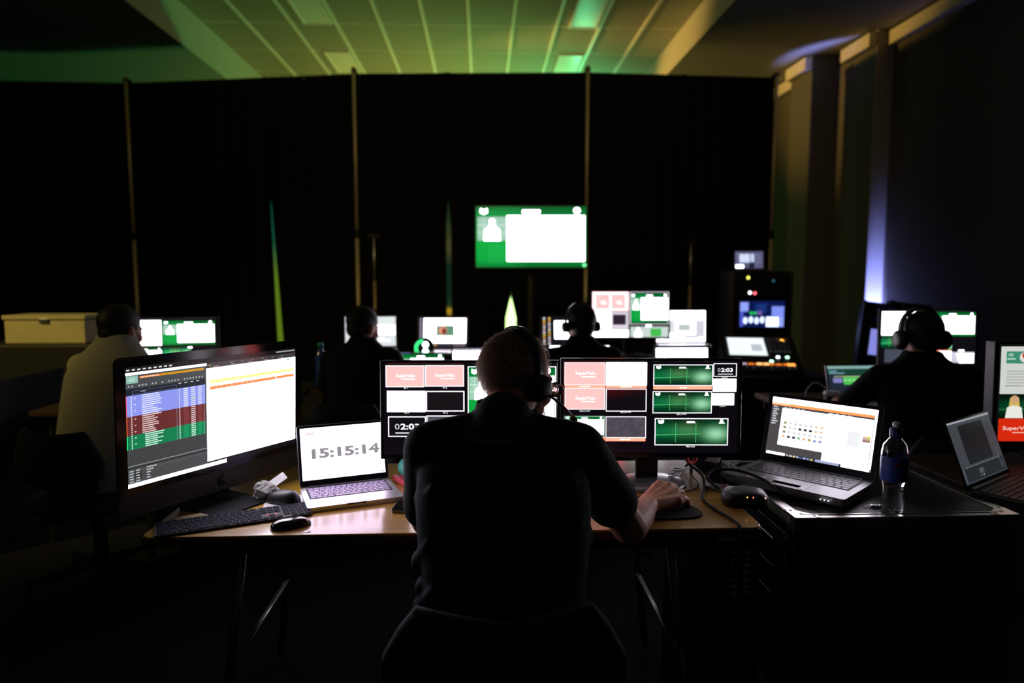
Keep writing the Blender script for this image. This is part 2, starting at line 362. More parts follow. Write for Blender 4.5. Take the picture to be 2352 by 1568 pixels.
for k, (lx, ly) in enumerate(LIGHTS):
    i, j = col_of(lx), row_of(ly); x0, x1, y0, y1 = cells[i, j]; cx = (x0 + x1) / 2 + .06
    t = thing('ceiling_light', ['unlit ceiling light above the green glow, the one farther from the big hanging picture screen', 'unlit ceiling light just over the drape at the green glow', 'unlit ceiling light at the left, cut off by the top of the picture', 'unlit ceiling light just over the drape left of the middle'][k], 'ceiling light', (cx, (y0 + y1) / 2, ZC - .01), group='unlit ceiling lights')
    if k == 0: t['label'] = 'unlit ceiling light right of the middle, cut off by the top of the picture'
    h = (y1 - y0) / 2 - .02
    MB().box(-.19, .19, -h, -h + .03, -.03, .004).box(-.19, .19, h - .03, h, -.03, .004).box(-.19, -.16, -h + .03, h - .03, -.03, .004).box(.16, .19, -h + .03, h - .03, -.03, .004).build('frame', TBAR, t)
    MB().rbox(-.16, .16, -h + .03, h - .03, -.022, .0, .004).build('diffuser', mat('light_diffuser', (.92, .92, .86), .35), t)
# cornice boxes under the soffit along the stepped right wall
for n, (xa, y0, y1) in enumerate(((4.9, -3.4, 8.2), (4.7, 8.2, 8.86), (4.37, 9.13, 9.72), (4.6, 9.78, 14.8))):
    struct(MB().rbox(xa - .10, xa, y0, y1, 4.17, 4.33, .01).build('trim_%d' % (n + 3), TRIMC))
struct(MB().box(4.695, 4.9, 8.185, 8.2, 0, 4.36).build('trim_7', mat('pilaster_brightened', (.42, .42, .42), .7)))  # facing made paler than the wall to brighten the blue light on it
struct(MB().box(4.885, 4.9, -3.4, 8.2, 0, .12).build('baseboard_right', MATTEB))

# ------------------------------------------------------------------ pipe and drape
VELV = mat('black_velvet', (.0045, .0045, .005), .95, spec=.15, bump=.2, bscale=300)
PTS = [(-6.98, 9.76), (-4.77, 9.79), (-1.63, 9.22), (1.36, 9.03), (3.88, 9.15)]
ZT = 4.07
def on_line(x):
    for (x0, y0), (x1, y1) in zip(PTS, PTS[1:]):
        if x0 - 1e-6 <= x <= x1 + 1e-6: return y0 + (y1 - y0) * (x - x0) / (x1 - x0)
    return PTS[0][1]
def drape(xl, xr, label, le=None, re=None, ph=0., sag=.03):
    n = max(24, int((xr - xl) / .03)); zs = [0.02, .3, .6, .9, 1.2, 1.5, 1.8, 2.1, 2.4, 2.7, 3.2, 3.7, 4.0, ZT]
    rings = []
    for z in zs:
        a = xl + (le(z) if le else 0); b = xr - (re(z) if re else 0); fr = []; bk = []
        for k in range(n + 1):
            u = k / n; x = a + (b - a) * u; amp = .035 * (1 - .55 * z / ZT)
            d = amp * math.sin(2 * math.pi * (xl + (xr - xl) * u) / .23 + ph + .5 * math.sin(z * .9 + u * 9)) + .5 * amp * math.sin(2 * math.pi * (xl + (xr - xl) * u) / .57 + ph)
            zz = z - (sag * math.sin(math.pi * u) if z > 3.9 else 0) + (.008 * math.sin(k * 1.7) if z > 3.9 else 0)
            fr.append((x, on_line(min(max(x, -6.98), 3.88)) + d, zz)); bk.append((x, on_line(min(max(x, -6.98), 3.88)) + d + .012, zz))
        rings.append(fr + bk[::-1])
    o = MB().loft(rings).build('stage_curtain', VELV, None, True)
    auto_smooth(o, 60); return tag(o, label, 'curtain', 'black drape panels')
g645 = lambda z: -.04 if z > 2.6 else max(0, min(.10, (2.55 - z) * .036))
g1178 = lambda z: -.03 if z > 1.6 else .002 if z > 1.12 else min(.07, .003 + (1.12 - z) * .42)
drape(-6.98, -4.77, 'black drape panel at the far left edge, left of the first pole')
drape(-4.78, -2.83, 'black drape panel behind the man in the pale shirt', re=lambda z: -.02 * max(0, 2.5 - z), ph=1)
drape(-2.83, -1.62, 'black drape panel with a slanting olive gap on its left', le=lambda z: g645(z) + .02 * max(0, 2.5 - z), ph=2)
drape(-1.64, -.435, 'black drape panel just right of the second pole', re=lambda z: (-.03 if z > 2.5 else min(.035, max(0, 2.5 - z) * .1)), ph=.5)
drape(-.438, .388, 'black drape panel between the dim green slit and the television', le=lambda z: (-.03 if z > 2.5 else min(.035, max(0, 2.5 - z) * .1)), re=lambda z: g1178(z), ph=3)
drape(.386, 1.37, 'black drape panel directly behind the television', le=lambda z: g1178(z), ph=4)
drape(1.35, 2.64, 'black drape panel just right of the television', ph=5)
drape(2.62, 3.88, 'black drape panel at the right end of the drape wall', ph=.8)
POLE = mat('pole_anodised', (.62, .52, .36), .5, .4)
def upright(x, label, cut=0.):
    t = thing('drape_pole', label, 'pole', (x, on_line(x) - .11, 0), group='uprights of the drape wall')
    MB().lathe([(.024, .02), (.024, 1.95)], 14).build('lower_tube', POLE, t, True)
    MB().lathe([(.021, 2.06), (.021, 4.12)], 14).build('upper_tube', POLE, t, True)
    MB().lathe([(.03, 1.95), (.032, 1.97), (.032, 2.04), (.028, 2.06)], 14).build('lock_collar', MATTEB, t, True)
    MB().rbox(-.22, .22, -.22, .22, 0, .02, .004).build('base_plate', MATTEB, t)
    MB().box(-.03, .03, -.02, .12, 4.05, 4.10).build('hook', MATTEB, t)
for x, l in ((-4.77, 'thin metal drape pole at the left, lit only at its top'), (-1.63, 'thin metal drape pole rising behind the dark-haired man left of centre'), (1.36, 'thin metal drape pole behind the right edge of the television'), (3.86, 'metal drape pole at the right end of the black drapes')): upright(x, l)
for (x0, y0), (x1, y1), l in zip(PTS, PTS[1:], ('leftmost span of the drape wall', 'span of the drape wall over the man in the pale shirt', 'middle span of the drape wall over the television', 'right end span of the drape wall')):
    tag(MB().tube([(x0, y0 + .03, 4.06), (x1, y1 + .03, 4.06)], .018, 10).build('drape_rail', MATTEB, None, True), 'horizontal rail carrying the ' + l, 'rail', 'rails of the drape wall')
# the stage's own picture wall, seen only through the slits between drapes
sw = thing('stage_screen', 'green lit stage screen glimpsed through slits between the drapes', 'screen', (-.4, 12.9, 0))
MB().box(-5, 5, .01, .12, .15, 3.6).build('cabinet', MATTEB, sw)
MB().box(-5, 5, -.4, .5, 0, .15).build('plinth', MATTEB, sw)
def sg(u, v):
    x = -5.4 + 10 * u; z = 3.6 - 3.4 * v
    b = math.exp(-((x - .6) / .5) ** 2) * (1 if z < .95 else math.exp(-((z - .95) / .12) ** 2))
    o = math.exp(-((x + 3.9) / .9) ** 2) * max(0, min(1, (2.1 - z) * 1.5))
    am = math.exp(-((x + .63) / .35) ** 2 - ((z - .8) / .05) ** 2)
    g = .02 if x > -2.5 else .08
    return (.004 + 1.6 * b + .10 * o + .55 * am, g + 2.6 * b + .10 * o + .3 * am, g * .5 + .9 * b - .03 * o)
Pic(10, 3.4).grid(0, 0, 1, 1, 160, 60, sg).build(sw, tx(0, 0, 1.9), 'picture')

# ------------------------------------------------------------------ television on its stand
tv = thing('television', 'large television on a stand showing a green and white picture', 'television', (.507, 7.06, 0), -3)
TW, TH = 1.13, .62; X = tx(0, 0, 1.855, -3)
MB().rbox(-TW / 2 - .012, TW / 2 + .012, .002, .05, -TH / 2 - .016, TH / 2 + .012, .005).build('housing', BLACKP, tv, xf=X)
p = Pic(TW, TH).show(0, 0, 1, 1, gain=1.1); p.ell(.985, .965, .018, .03, srgb(120, 255, 160, g=1.5), 9); p.build(tv, X)
MB().rbox(-.22, .22, .05, .09, -.2, .2, .006).build('bracket', MATTEB, tv, xf=X)
MB().lathe([(.035, .05), (.035, 1.95)], 16, tx(0, .13, 0)).build('column', MATTEB, tv, True)
MB().rbox(-.42, .42, -.2, .46, 0, .05, .01).build('foot', MATTEB, tv)
# tripod stands in front of the drapes
def tripod(px, py, top, label):
    t = thing('tripod_stand', label, 'stand', (px, py, 0), group='tripod stands by the drapes')
    MB().lathe([(.018, .25), (.018, top - .5)], 10).build('lower_tube', mat('stand_brown', (.35, .27, .16), .5, .5), t, True)
    MB().lathe([(.013, top - .5), (.013, top)], 10).build('upper_tube', mat('stand_steel', (.4, .42, .45), .4, .8), t, True)
    MB().rbox(-.07, .07, -.02, .02, top, top + .035, .005).build('head_plate', MATTEB, t)
    MB().lathe([(.03, 1.0), (.03, 1.07)], 10).build('clamp', MATTEB, t)
    for k in range(3): MB().tube([(0, 0, .75), (.45 * math.cos(2.1 * k), .45 * math.sin(2.1 * k), .02)], .012, 8).build('leg', MATTEB, t)
tripod(-1.24, 8.0, 1.9, 'slim tripod stand just right of the second drape pole')
tripod(2.46, 8.0, 1.84, 'slim tripod stand in the dark right of the monitors')
# ================================================================== the front desk
ZD = .74
dk = thing('folding_table', 'long varnished wooden table the grey-haired man works at', 'table', (-.07, 2.21, 0))
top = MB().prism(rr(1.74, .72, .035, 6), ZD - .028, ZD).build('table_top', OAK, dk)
mo = top.modifiers.new('b', 'BEVEL'); mo.width = .003; mo.segments = 2; mo.limit_method = 'ANGLE'
MB().prism(rr(1.746, .726, .038, 6), ZD - .026, ZD - .006).build('edge_band', mat('brown_edging', (.10, .05, .02), .5), dk)
for sx in (-1, 1):
    MB().tube([(sx * .62, -.27, ZD - .04), (sx * .70, -.30, .02)], .014, 10).build('leg', STEEL, dk, True)
    MB().tube([(sx * .62, .27, ZD - .04), (sx * .70, .30, .02)], .014, 10).build('leg', STEEL, dk, True)
    MB().tube([(sx * .66, -.285, .32), (sx * .66, .285, .32)], .009, 8).build('stretcher', STEEL, dk, True)
    MB().tube([(sx * .64, 0, .5), (sx * .30, 0, ZD - .05)], .009, 8).build('brace', STEEL, dk, True)
MB().box(-.75, .75, -.3, -.28, ZD - .075, ZD - .028).build('apron', mat('dark_apron', (.035, .02, .012), .6), dk)
for k, (x, y) in enumerate(((-.42, -.335), (.44, -.335))):
    MB().lathe([(.009, 0), (.009, .0012), (.004, .0018)], 16, tx(x, y, ZD)).build('screw_cap', STEEL, dk)

# ------------------------------------------------------------------ all-in-one computer
im = thing('desktop_computer', 'large all-in-one desktop computer showing a cue list beside a white page', 'computer', (-.807, 2.119, ZD), 57.9)
ZI = 1.038 - ZD; X = tx(0, 0, ZI, 2.5)
W, H = .597, .336
body = MB().prism(rr(.65, .45, .018, 5, 0, -.030), 0, .006, tx(0, 0, 0, 90)).build('front_glass', GLOSSB, im, xf=X @ tx(0, .0065, 0))
bk = MB(); rings = []
for d, s in ((.0066, 1), (.012, .995), (.03, .8), (.055, .45), (.062, .2)):
    rings.append([(x * s, d, (y + .030) * s - .030) for x, y in rr(.65, .45, .018, 5, 0, -.030)])
bk.loft(rings).build('back_shell', ALU, im, True, X)
MB().prism(rr(.65, .066, .012, 4, 0, -.2205), 0, .0015, tx(0, 0, 0, 90)).build('chin', mat('dark_chin', (.02, .02, .022), .5, .3), im, xf=X @ tx(0, .0008, 0))
lg = MB()
lp = [(.0, .010), (.006, .013), (.012, .009), (.0145, .003), (.011, .0), (.0105, -.005), (.015, -.009), (.010, -.017), (.004, -.0155), (0, -.0145), (-.004, -.0155), (-.010, -.017), (-.0155, -.006), (-.014, .006), (-.007, .013)]
lg.prism(lp, 0, .001, tx(0, 0, 0, 90)); lg.prism([(0, .014), (.006, .017), (.007, .024), (.001, .021)], 0, .001, tx(0, 0, 0, 90))
lg.build('chin_emblem', GLOSSB, im, xf=X @ tx(0, -.0012, -.2205))
st = MB(); st.loft([[(-.09, .03 + a, b), (.09, .03 + a, b), (.09, .036 + a, b), (-.09, .036 + a, b)] for a, b in ((.03, ZI - .08), (.06, ZI - .16), (.075, .05), (.07, .012), (.05, .004))])
st.rbox(-.095, .095, -.10, .09, 0, .006, .0025); st.build('stand', mat('dark_alu', (.012, .012, .013), .8, .0, spec=.2), im)
p = Pic(W, H)
p.rect(0, 0, 1, 1, BLK, 0)
p.dashes(.005, .24, .018, .012, 9, srgb(225, 225, 228), 2); p.dashes(.86, .995, .015, .012, 11, srgb(220, 220, 225), 2)
p.rect(.001, .045, .416, .066, WH, 2)
GW_ = srgb(70, 74, 76)
p.rect(.001, .066, .414, .967, GW_, 1)
p.rect(.067, .081, .401, .1, srgb(212, 150, 8), 2); p.rect(.067, .081, .175, .1, srgb(228, 120, 40), 3); p.dashes(.072, .165, .086, .009, 5, srgb(255, 220, 190), 4, .8)
p.rect(.007, .075, .056, .131, srgb(140, 195, 178), 2); p.text('GO', .031, .103, .026, .026, srgb(225, 245, 238), 3, .02); p.frame(.005, .072, .058, .134, .002, srgb(190, 225, 212), 3)
for k in range(24):
    if k not in (2, 6, 9, 11, 16): p.rect(.01 + k * .0163, .148, .021 + k * .0163, .166, srgb(110, 114, 118), 2); p.rect(.013 + k * .0163, .152, .018 + k * .0163, .161, srgb(205, 208, 210), 3)
p.rect(.001, .178, .407, .233, srgb(28, 34, 46), 2); p.dashes(.26, .39, .186, .007, 4, srgb(210, 212, 220), 3, .5); p.frame(.03, .196, .25, .226, .0015, srgb(120, 140, 190), 3)
p.dashes(.07, .11, .205, .006, 1, srgb(170, 175, 190), 3)
bands = ((.233, .405, srgb(140, 150, 238, g=1.05), srgb(225, 230, 255)), (.405, .562, srgb(105, 42, 44), srgb(235, 205, 205)), (.562, .68, srgb(0, 126, 78), srgb(205, 245, 228)))
rnd = random.Random(5)
for y0, y1, c, tc in bands:
    p.rect(.001, y0, .407, y1, c, 2); n = round((y1 - y0) / .0172); dy = (y1 - y0) / n
    for k in range(n):
        y = y0 + dy * (k + .25); x = .075 + (.012 if y0 > .5 else 0)
        p.rect(x, y, x + rnd.uniform(.055, .10), y + dy * .52, tc, 3)
        p.rect(.022, y, .028, y + dy * .6, tc, 3)
        if k % 3 == 1: p.rect(.038, y, .046, y + dy * .5, tc, 3)
        for q, (cx, cw) in enumerate(((.262, .006), (.287, .024), (.327, .024), (.366, .022))):
            if y0 < .3 or q in (0, 2): p.rect(cx, y, cx + cw, y + dy * .55, tc, 3)
            else: p.rect(cx, y, cx + cw, y + dy * .5, tuple(a * 1.8 + .01 for a in c), 3)
        p.rect(.397, y, .401, y + dy * .4, tc, 3)
p.rect(.0, .233, .0035, .405, srgb(255, 90, 110), 3); p.rect(0, .405, .0035, .562, srgb(255, 110, 50), 3); p.rect(0, .562, .0035, .68, srgb(60, 255, 140), 3)
p.rect(.33, .325, .352, .345, srgb(190, 205, 190), 4); p.frame(.33, .607, .353, .632, .002, srgb(60, 230, 140), 4)
p.rect(.249, .233, .2505, .68, srgb(160, 160, 190), 4)
for k in range(9): p.rect(.001, .69 + k * .0145, .407, .697 + k * .0145, srgb(52, 56, 58), 2)
p.rect(.001, .815, .414, .822, srgb(140, 146, 148), 3); p.rect(.001, .832, .414, .842, srgb(38, 40, 42), 3); p.rect(.07, .862, .414, .864, srgb(120, 122, 124), 3)
for r_ in range(5): p.dashes(.008, .07, .856 + r_ * .022, .011, 2, srgb(180, 182, 185), 4, .62); p.rect(.09, .85 + r_ * .022, .09 + (.05, .035, .02, .015, .02)[r_], .859 + r_ * .022, srgb(200, 200, 205), 4)
p.rect(.036, .875, .064, .935, srgb(25, 25, 26), 3)
p.rect(.001, .966, .528, .998, WH, 3)
p.rect(.416, .045, .994, .09, srgb(62, 58, 60), 1); p.dashes(.455, .985, .078, .006, 5, srgb(170, 150, 152), 3, .3); p.dashes(.56, .96, .06, .006, 6, srgb(150, 148, 150), 3, .18)
for k, c in enumerate((srgb(255, 95, 80), srgb(255, 190, 60), srgb(60, 210, 90))): p.ell(.424 + .009 * k, .066, .003, .005, c, 4)
p.rect(.415, .092, .996, .948, WH, 1)
p.rect(.432, .203, .986, .233, (2.6, 1.5, .30), 2); p.dashes(.45, .97, .215, .005, 11, (1.6, 1.3, .6), 3, .4)
p.rect(.432, .260, .987, .290, (1.3, .28, .08), 2); p.dashes(.436, .72, .27, .008, 9, (1.3, .6, .35), 3, .25); p.rect(.85, .27, .865, .278, (2.2, 1.2, .9), 3)
p.rect(.93, .1, .958, .118, srgb(120, 205, 150), 2); p.rect(.89, .102, .905, .116, srgb(225, 225, 228), 2)
p.rect(.78, .737, .84, .752, srgb(250, 236, 195), 2); p.rect(.84, .5, .865, .512, srgb(228, 230, 236), 2); p.rect(.84, .655, .868, .672, srgb(220, 232, 232), 2)
p.build(im, X @ tx(0, -.0009, 0), gain=1.35)

# ------------------------------------------------------------------ laptops
def key_mesh(name, w, d, h, m):
    me = MB().rbox(-w / 2, w / 2, -d / 2, d / 2, 0, h, min(.0012, h * .45), 1).mesh(name); me.materials.append(m); return me
def keyboard_rows(parent, me, x0, y0, pitch, py, rows, z, ph=None):
    for r_, row in enumerate(rows):
        x = x0
        for k in row:
            if k > 0: piece('key', me, parent, (x + k * pitch / 2, y0 - r_ * py, z), scale=(k * 1.0 + (k - 1) * .14 if k > 1 else k, 1, 1))
            x += abs(k) * pitch
def laptop(name, label, loc, rz, W, D, tilt, pic, case, keym, lid_h=None, keys=True, bezel=.009, group=None, dw=None, dh=None, touch=True, raise_=0., th=.016):
    """hinge line at the origin, base towards -Y"""
    t = thing(name, label, 'laptop', loc, rz, group); lh = lid_h or D * .98
    MB().prism(rr(W, D, .009, 4, 0, -D / 2), 0, th).build('base', case, t)
    MB().rbox(-W * .42, W * .42, -.007, .012, th * .35, th + .004, .004).build('hinge', BLACKP, t)
    X = tx(0, .004, th, -tilt)
    lidp = MB().prism(rr(W, lh, .009, 4, 0, lh / 2), 0, .0055, tx(0, .0055, 0, 90)); lidp.build('lid', case, t, xf=X)
    MB().prism(rr(W - .004, lh - .004, .008, 4, 0, lh / 2), 0, .0006, tx(0, 0, 0, 90)).build('bezel', GLOSSB if bezel < .02 else BLACKP, t, xf=X)
    cz = lh / 2 + (lh - pic.H) * .18
    pic.build(t, X @ tx(0, -.0012, cz))
    if touch: MB().prism(rr(W * .36, D * .34, .004, 3, 0, -D * .79), th - .0005, th + .0005).build('trackpad', mat(case.name + '_pad', (.55, .55, .57) if case is SILVER else (.035, .035, .037), .3, .3), t)
    if keys:
        kw = W * .86; pitch = kw / 14.5; py = D * .086
        wl = MB().box(-kw / 2 - .004, kw / 2 + .004, -D * .125 - py * 5.55, -D * .06, th - .0002, th + .0004).build('key_well', MATTEB, t)
        me = key_mesh('key', pitch * .86, py * .84, .0016, keym)
        rows = ([1.03] * 14, [1] * 13 + [1.5], [1.5] + [1] * 13, [1.75] + [1] * 11 + [1.75], [2.25] + [1] * 10 + [2.25], [1, 1, 1, 1.25, 5, 1.25, 1, 1, 1, 1])
        keyboard_rows(wl, me, -kw / 2, -D * .125, pitch, py, rows, th + .0004)
    return t
LKEY = mat('lilac_lit_key', (.34, .28, .46), .45)  # lilac light of the screen put into the key colour
p = Pic(.275, .172); p.rect(0, 0, 1, 1, (4.9, 3.9, 5.3), 1)
p.text('15:15:14', .535, .505, .83, .20, srgb(150, 146, 152), 3, .055)
p.rect(.065, .09, .16, .135, srgb(252, 205, 214), 2); p.dashes(.08, .15, .105, .014, 4, srgb(255, 235, 238), 3, .6); p.rect(.94, .95, .995, .99, srgb(196, 214, 250), 2)
mb_ = laptop('laptop', 'silver laptop showing the time 15:15:14 on a white screen', (-.462, 2.272, ZD), 20.5, .297, .209, 18, p, SILVER, LKEY, lid_h=.205, th=.015)
MB().rbox(-.03, .03, -.2095, -.2075, .0105, .0152, .0008).build('finger_notch', MATTEB, mb_)
# dark workstation laptop on the case
GUNM = mat('gunmetal', (.13, .135, .14), .42, .55)
p = Pic(.362, .208); p.rect(0, 0, 1, 1, srgb(78, 74, 76), 0)
p.rect(0, 0, 1, .088, WH, 1); p.rect(0, .088, .98, .135, (2.0, .42, .13), 1); p.rect(.0, .1, .18, .12, (2.2, .8, .45), 2); p.rect(.98, .088, 1, 1, WH, 1)
p.lines(.018, .155, .06, 8, .042, .022, srgb(210, 215, 220), 2, 8, .6); p.dashes(.004, .016, .155, .3, 1, srgb(60, 60, 66), 1)
p.rect(.113, .178, .548, .82, WH, 1); p.dashes(.13, .35, .155, .016, 5, srgb(215, 214, 218), 1, .6); p.dashes(.57, .8, .15, .016, 4, srgb(215, 214, 218), 1, .6)
p.rect(.555, .168, .972, .96, WH, 1)
for r_ in range(4):
    for k in range(8):
        x = .143 + k * .0515; y = .40 + r_ * .0785
        c = srgb(225, 228, 226); c2 = srgb(205, 208, 206)
        if k == 0 and r_ < 3: c = srgb(45, 42, 44); c2 = srgb(200, 195, 90)
        elif k > 5 and r_ < 2: c = srgb(252, 220, 190); c2 = srgb(240, 190, 150)
        elif (r_ == 1 and k in (3, 4, 5)) or (r_ == 3 and k in (1, 2)): c = srgb(48, 46, 52); c2 = c
        elif r_ == 3 and k == 3: c = srgb(70, 150, 80); c2 = srgb(190, 230, 190)
        elif r_ == 3 and k in (0, 4): c = srgb(250, 190, 150); c2 = srgb(250, 170, 120)
        elif r_ == 3 and k == 5: c = srgb(110, 100, 40); c2 = srgb(235, 205, 80)
        elif r_ == 3 and k > 5: c = srgb(125, 125, 195); c2 = srgb(190, 190, 240)
        p.rect(x, y, x + .034, y + .05, c, 2); p.rect(x + .009, y + .014, x + .025, y + .036, c2, 3)
p.lines(.13, .735, .14, 2, .04, .012, srgb(250, 215, 205), 2, 2); p.lines(.28, .745, .14, 1, .04, .012, srgb(250, 240, 180), 2, 2, .9)
p.dashes(.16, .24, .355, .012, 2, srgb(250, 205, 200), 2, .2); p.rect(.76, .40, .88, .65, srgb(246, 246, 250), 2); p.lines(.77, .42, .1, 7, .03, .008, srgb(232, 232, 238), 3, 6)
p.grid(.895, .44, .965, .545, 6, 6, lambda u, v: (1.0 - .85 * v, .85 - .75 * v - .1 * (1 - u), .75 - .7 * max(u, v)), 2)
p.lines(.92, .2, .05, 4, .03, .01, srgb(235, 225, 215), 2, 2); p.rect(.974, .62, .978, .955, srgb(70, 70, 90), 2); p.rect(.974, .17, .978, .4, srgb(120, 120, 135), 2)
p.rect(0, .955, 1, 1, srgb(56, 56, 64), 3); p.rect(.012, .96, .2, .998, WH, 4); p.rect(.5, .957, .72, 1, srgb(165, 172, 212), 4); p.rect(.74, .957, .99, 1, WH, 4)
for k, c in enumerate((srgb(200, 200, 210), srgb(240, 240, 250), srgb(255, 235, 150), srgb(190, 200, 235), srgb(90, 90, 150), srgb(170, 200, 240), srgb(150, 160, 220), srgb(235, 220, 120))): p.rect(.215 + k * .034, .966, .238 + k * .034, .992, c, 4)
gl = laptop('laptop', 'dark grey laptop standing askew on the black flight case', (1.155, 2.285, .7525), -48.5, .395, .255, 14.5, p, GUNM, KEYB, lid_h=.25, bezel=.02, th=.024)
for k in range(3): MB().lathe([(.0016, 0), (.0012, .0015)], 8, tx(.13 + .012 * k, -.2632, .012, 90)).build('indicator_light', led('white', (.9, .95, 1), 12), gl)
MB().box(-.13, -.07, -.235, -.2, .0241, .0245).build('sticker', mat('sticker_red', (.45, .40, .42), .5), gl)
MB().box(-.04, .05, -.238, -.21, .0241, .0245).build('sticker', mat('sticker_silver', (.42, .43, .45), .4), gl)
for sx in (-.15, .15):
    for y in (-.03, -.22): MB().lathe([(.008, -.0115), (.008, .0)], 10, tx(sx, y, 0)).build('rubber_foot', RUBBER, gl)

# ------------------------------------------------------------------ the pair of multiview monitors
def monitor(label, loc, rz, tilt, W, H, zc, pic, base='oval', bez=.010, depth=.05, neck=.075, group=None, side=None):
    t = thing('monitor', label, 'monitor', loc, rz, group); X = tx(0, 0, zc - loc[2], -tilt)
    MB().rbox(-W / 2, W / 2, .0, depth * .45, -H / 2, H / 2, .004).build('housing', BLACKP, t, xf=X)
    MB().rbox(-W * .33, W * .33, depth * .45, depth, -H * .36, H * .36, .012).build('back_cover', side or BLACKP, t, xf=X)
    for a in ((-W / 2, -W / 2 + bez, -H / 2, H / 2), (W / 2 - bez, W / 2, -H / 2, H / 2), (-W / 2 + bez, W / 2 - bez, H / 2 - bez, H / 2), (-W / 2 + bez, W / 2 - bez, -H / 2, -H / 2 + bez * 1.5)):
        MB().rbox(a[0], a[1], -.004, .001, a[2], a[3], .001, 1).build('bezel', GLOSSB, t, xf=X)
    pic.build(t, X @ tx(0, -.0008, 0), gain=.62)
    hn = zc - loc[2]
    MB().rbox(-neck / 2, neck / 2, depth - .012, depth + .02, .012, hn, .006).build('neck', BLACKP, t)
    if base == 'oval':
        pr = [(math.cos(2 * math.pi * k / 40) * .135, .04 + math.sin(2 * math.pi * k / 40) * .105) for k in range(40)]
        rings = [[(x * s, .04 + (y - .04) * s, z) for x, y in pr] for s, z in ((1, 0), (1, .006), (.97, .011), (.86, .0165), (.6, .021), (.3, .023))]
        MB().loft(rings).build('base', mat('grey_base', (.30, .31, .34), .22, .3), t, True)
    else: MB().rbox(-.12, .12, -.06, .12, 0, .014, .005).build('base', BLACKP, t)
    return t
DB = srgb(11, 8, 14)
p = Pic(.605, .334, 1990, 1090, 80, 100); p.rect(92, 112, 2058, 1170, DB, 0)
p.brand(125, 145, 572, 395); p.brand(128, 425, 572, 662); p.rect(130, 398, 572, 422, PEACH, 1); p.dashes(290, 410, 404, 12, 5, (2.6, 1.5, 1.2), 3, .8)
p.slide(580, 145, 1030, 398); p.rect(580, 400, 1026, 426, PEACH, 1); p.dashes(740, 865, 406, 12, 5, (2.6, 1.5, 1.2), 3, .8)
p.grid(583, 435, 1027, 682, 6, 6, lambda u, v: (max(.006, .07 - .13 * v - .04 * u), .004, .006), 1); p.frame(581, 433, 1029, 684, 9, FRM, 2)
p.text('VM A | PVW', 350, 681, 120, 20, LTX, 3, .015); p.text('VM B | PVW', 800, 694, 120, 20, LTX, 3, .015)
p.show(132, 736, 566, 966, gain=1.0); p.frame(130, 734, 568, 968, 5, srgb(215, 250, 230), 9); p.rect(130, 970, 572, 1008, PEACH, 1)
p.grid(583, 742, 1025, 972, 12, 8, lambda u, v: tuple(a * random.Random(int(u * 99 + v * 770)).uniform(.8, 1.2) for a in srgb(80, 74, 84)), 1); p.frame(581, 738, 1027, 976, 8, FRM, 2); p.rect(581, 978, 1022, 1012, PEACH, 1); p.dashes(740, 860, 988, 12, 4, (2.6, 1.5, 1.2), 3, .8)
p.green(1104, 172, 1748, 396); p.frame(1100, 167, 1752, 401, 9, FRM, 9); p.rect(1102, 404, 1742, 440, PEACH, 1); p.dashes(1390, 1475, 415, 13, 3, (2.6, 1.5, 1.2), 3, .8)
p.green(1100, 464, 1742, 698); p.frame(1095, 459, 1746, 702, 9, FRM, 9); p.text('LED | PVW', 1416, 715, 110, 20, LTX, 3, .015)
p.green(1127, 762, 1926, 1050); p.frame(1122, 756, 1931, 1056, 10, FRM, 9); p.text('Main Led', 1520, 1068, 92, 20, LTX, 3, .015)
p.clock(1757, 153, 2013, 300, fr=8); p.text('Conf 1', 1882, 310, 66, 16, LTX, 3, .01)
p.slide(1754, 322, 2010, 466); p.text('Conf 2', 1880, 473, 66, 12, srgb(90, 88, 92), 4, .01); p.slide(1750, 482, 1990, 613); p.text('Conf 3', 1865, 624, 66, 16, LTX, 3, .01)
mr = monitor('right one of the two side by side monitors, with three green pictures at its right', (.563, 2.233, ZD), -2.9, 1.5, .605, .334, 1.012, p)
MB().lathe([(.0022, 0), (.0018, .001)], 10, tx(.265, -.0048, 1.012 - ZD - .160, 90)).build('power_light', led('blue', (.2, .25, 1), 10), mr)
p = Pic(.605, .334, 2698, 1496, 209, 300); p.rect(226, 318, 2890, 1768, DB, 0)
p.brand(290, 376, 872, 705, fr=12); p.brand(882, 372, 1466, 696, fr=12); p.text('W 1', 592, 720, 62, 26, LTX, 3, .015); p.text('W 2', 1178, 714, 66, 26, LTX, 3, .015)
p.slide(308, 762, 884, 1082); p.rect(905, 775, 1460, 1062, srgb(22, 18, 22), 1); p.frame(893, 762, 1472, 1074, 17, FRM, 2); p.text('PC 1', 605, 1095, 64, 26, LTX, 3, .015); p.text('PC 2', 1185, 1092, 68, 26, LTX, 3, .015)
p.clock(322, 1148, 892, 1460, fr=15); p.rect(910, 1145, 1478, 1440, srgb(84, 82, 92), 1); p.frame(900, 1135, 1488, 1450, 15, FRM, 2); p.text('PC 3', 615, 1474, 60, 24, LTX, 3, .015)
p.show(1530, 398, 2842, 1290, gain=1.0); p.frame(1522, 390, 2850, 1298, 14, FRM, 9)
p.slide(640, 1490, 1110, 1735); p.slide(1180, 1490, 1650, 1735); p.green(1720, 1400, 2840, 1740)
monitor('left one of the two side by side monitors, partly hidden by the man', (-.041, 2.275, ZD), -2.5, 3, .605, .334, 1.003, p)

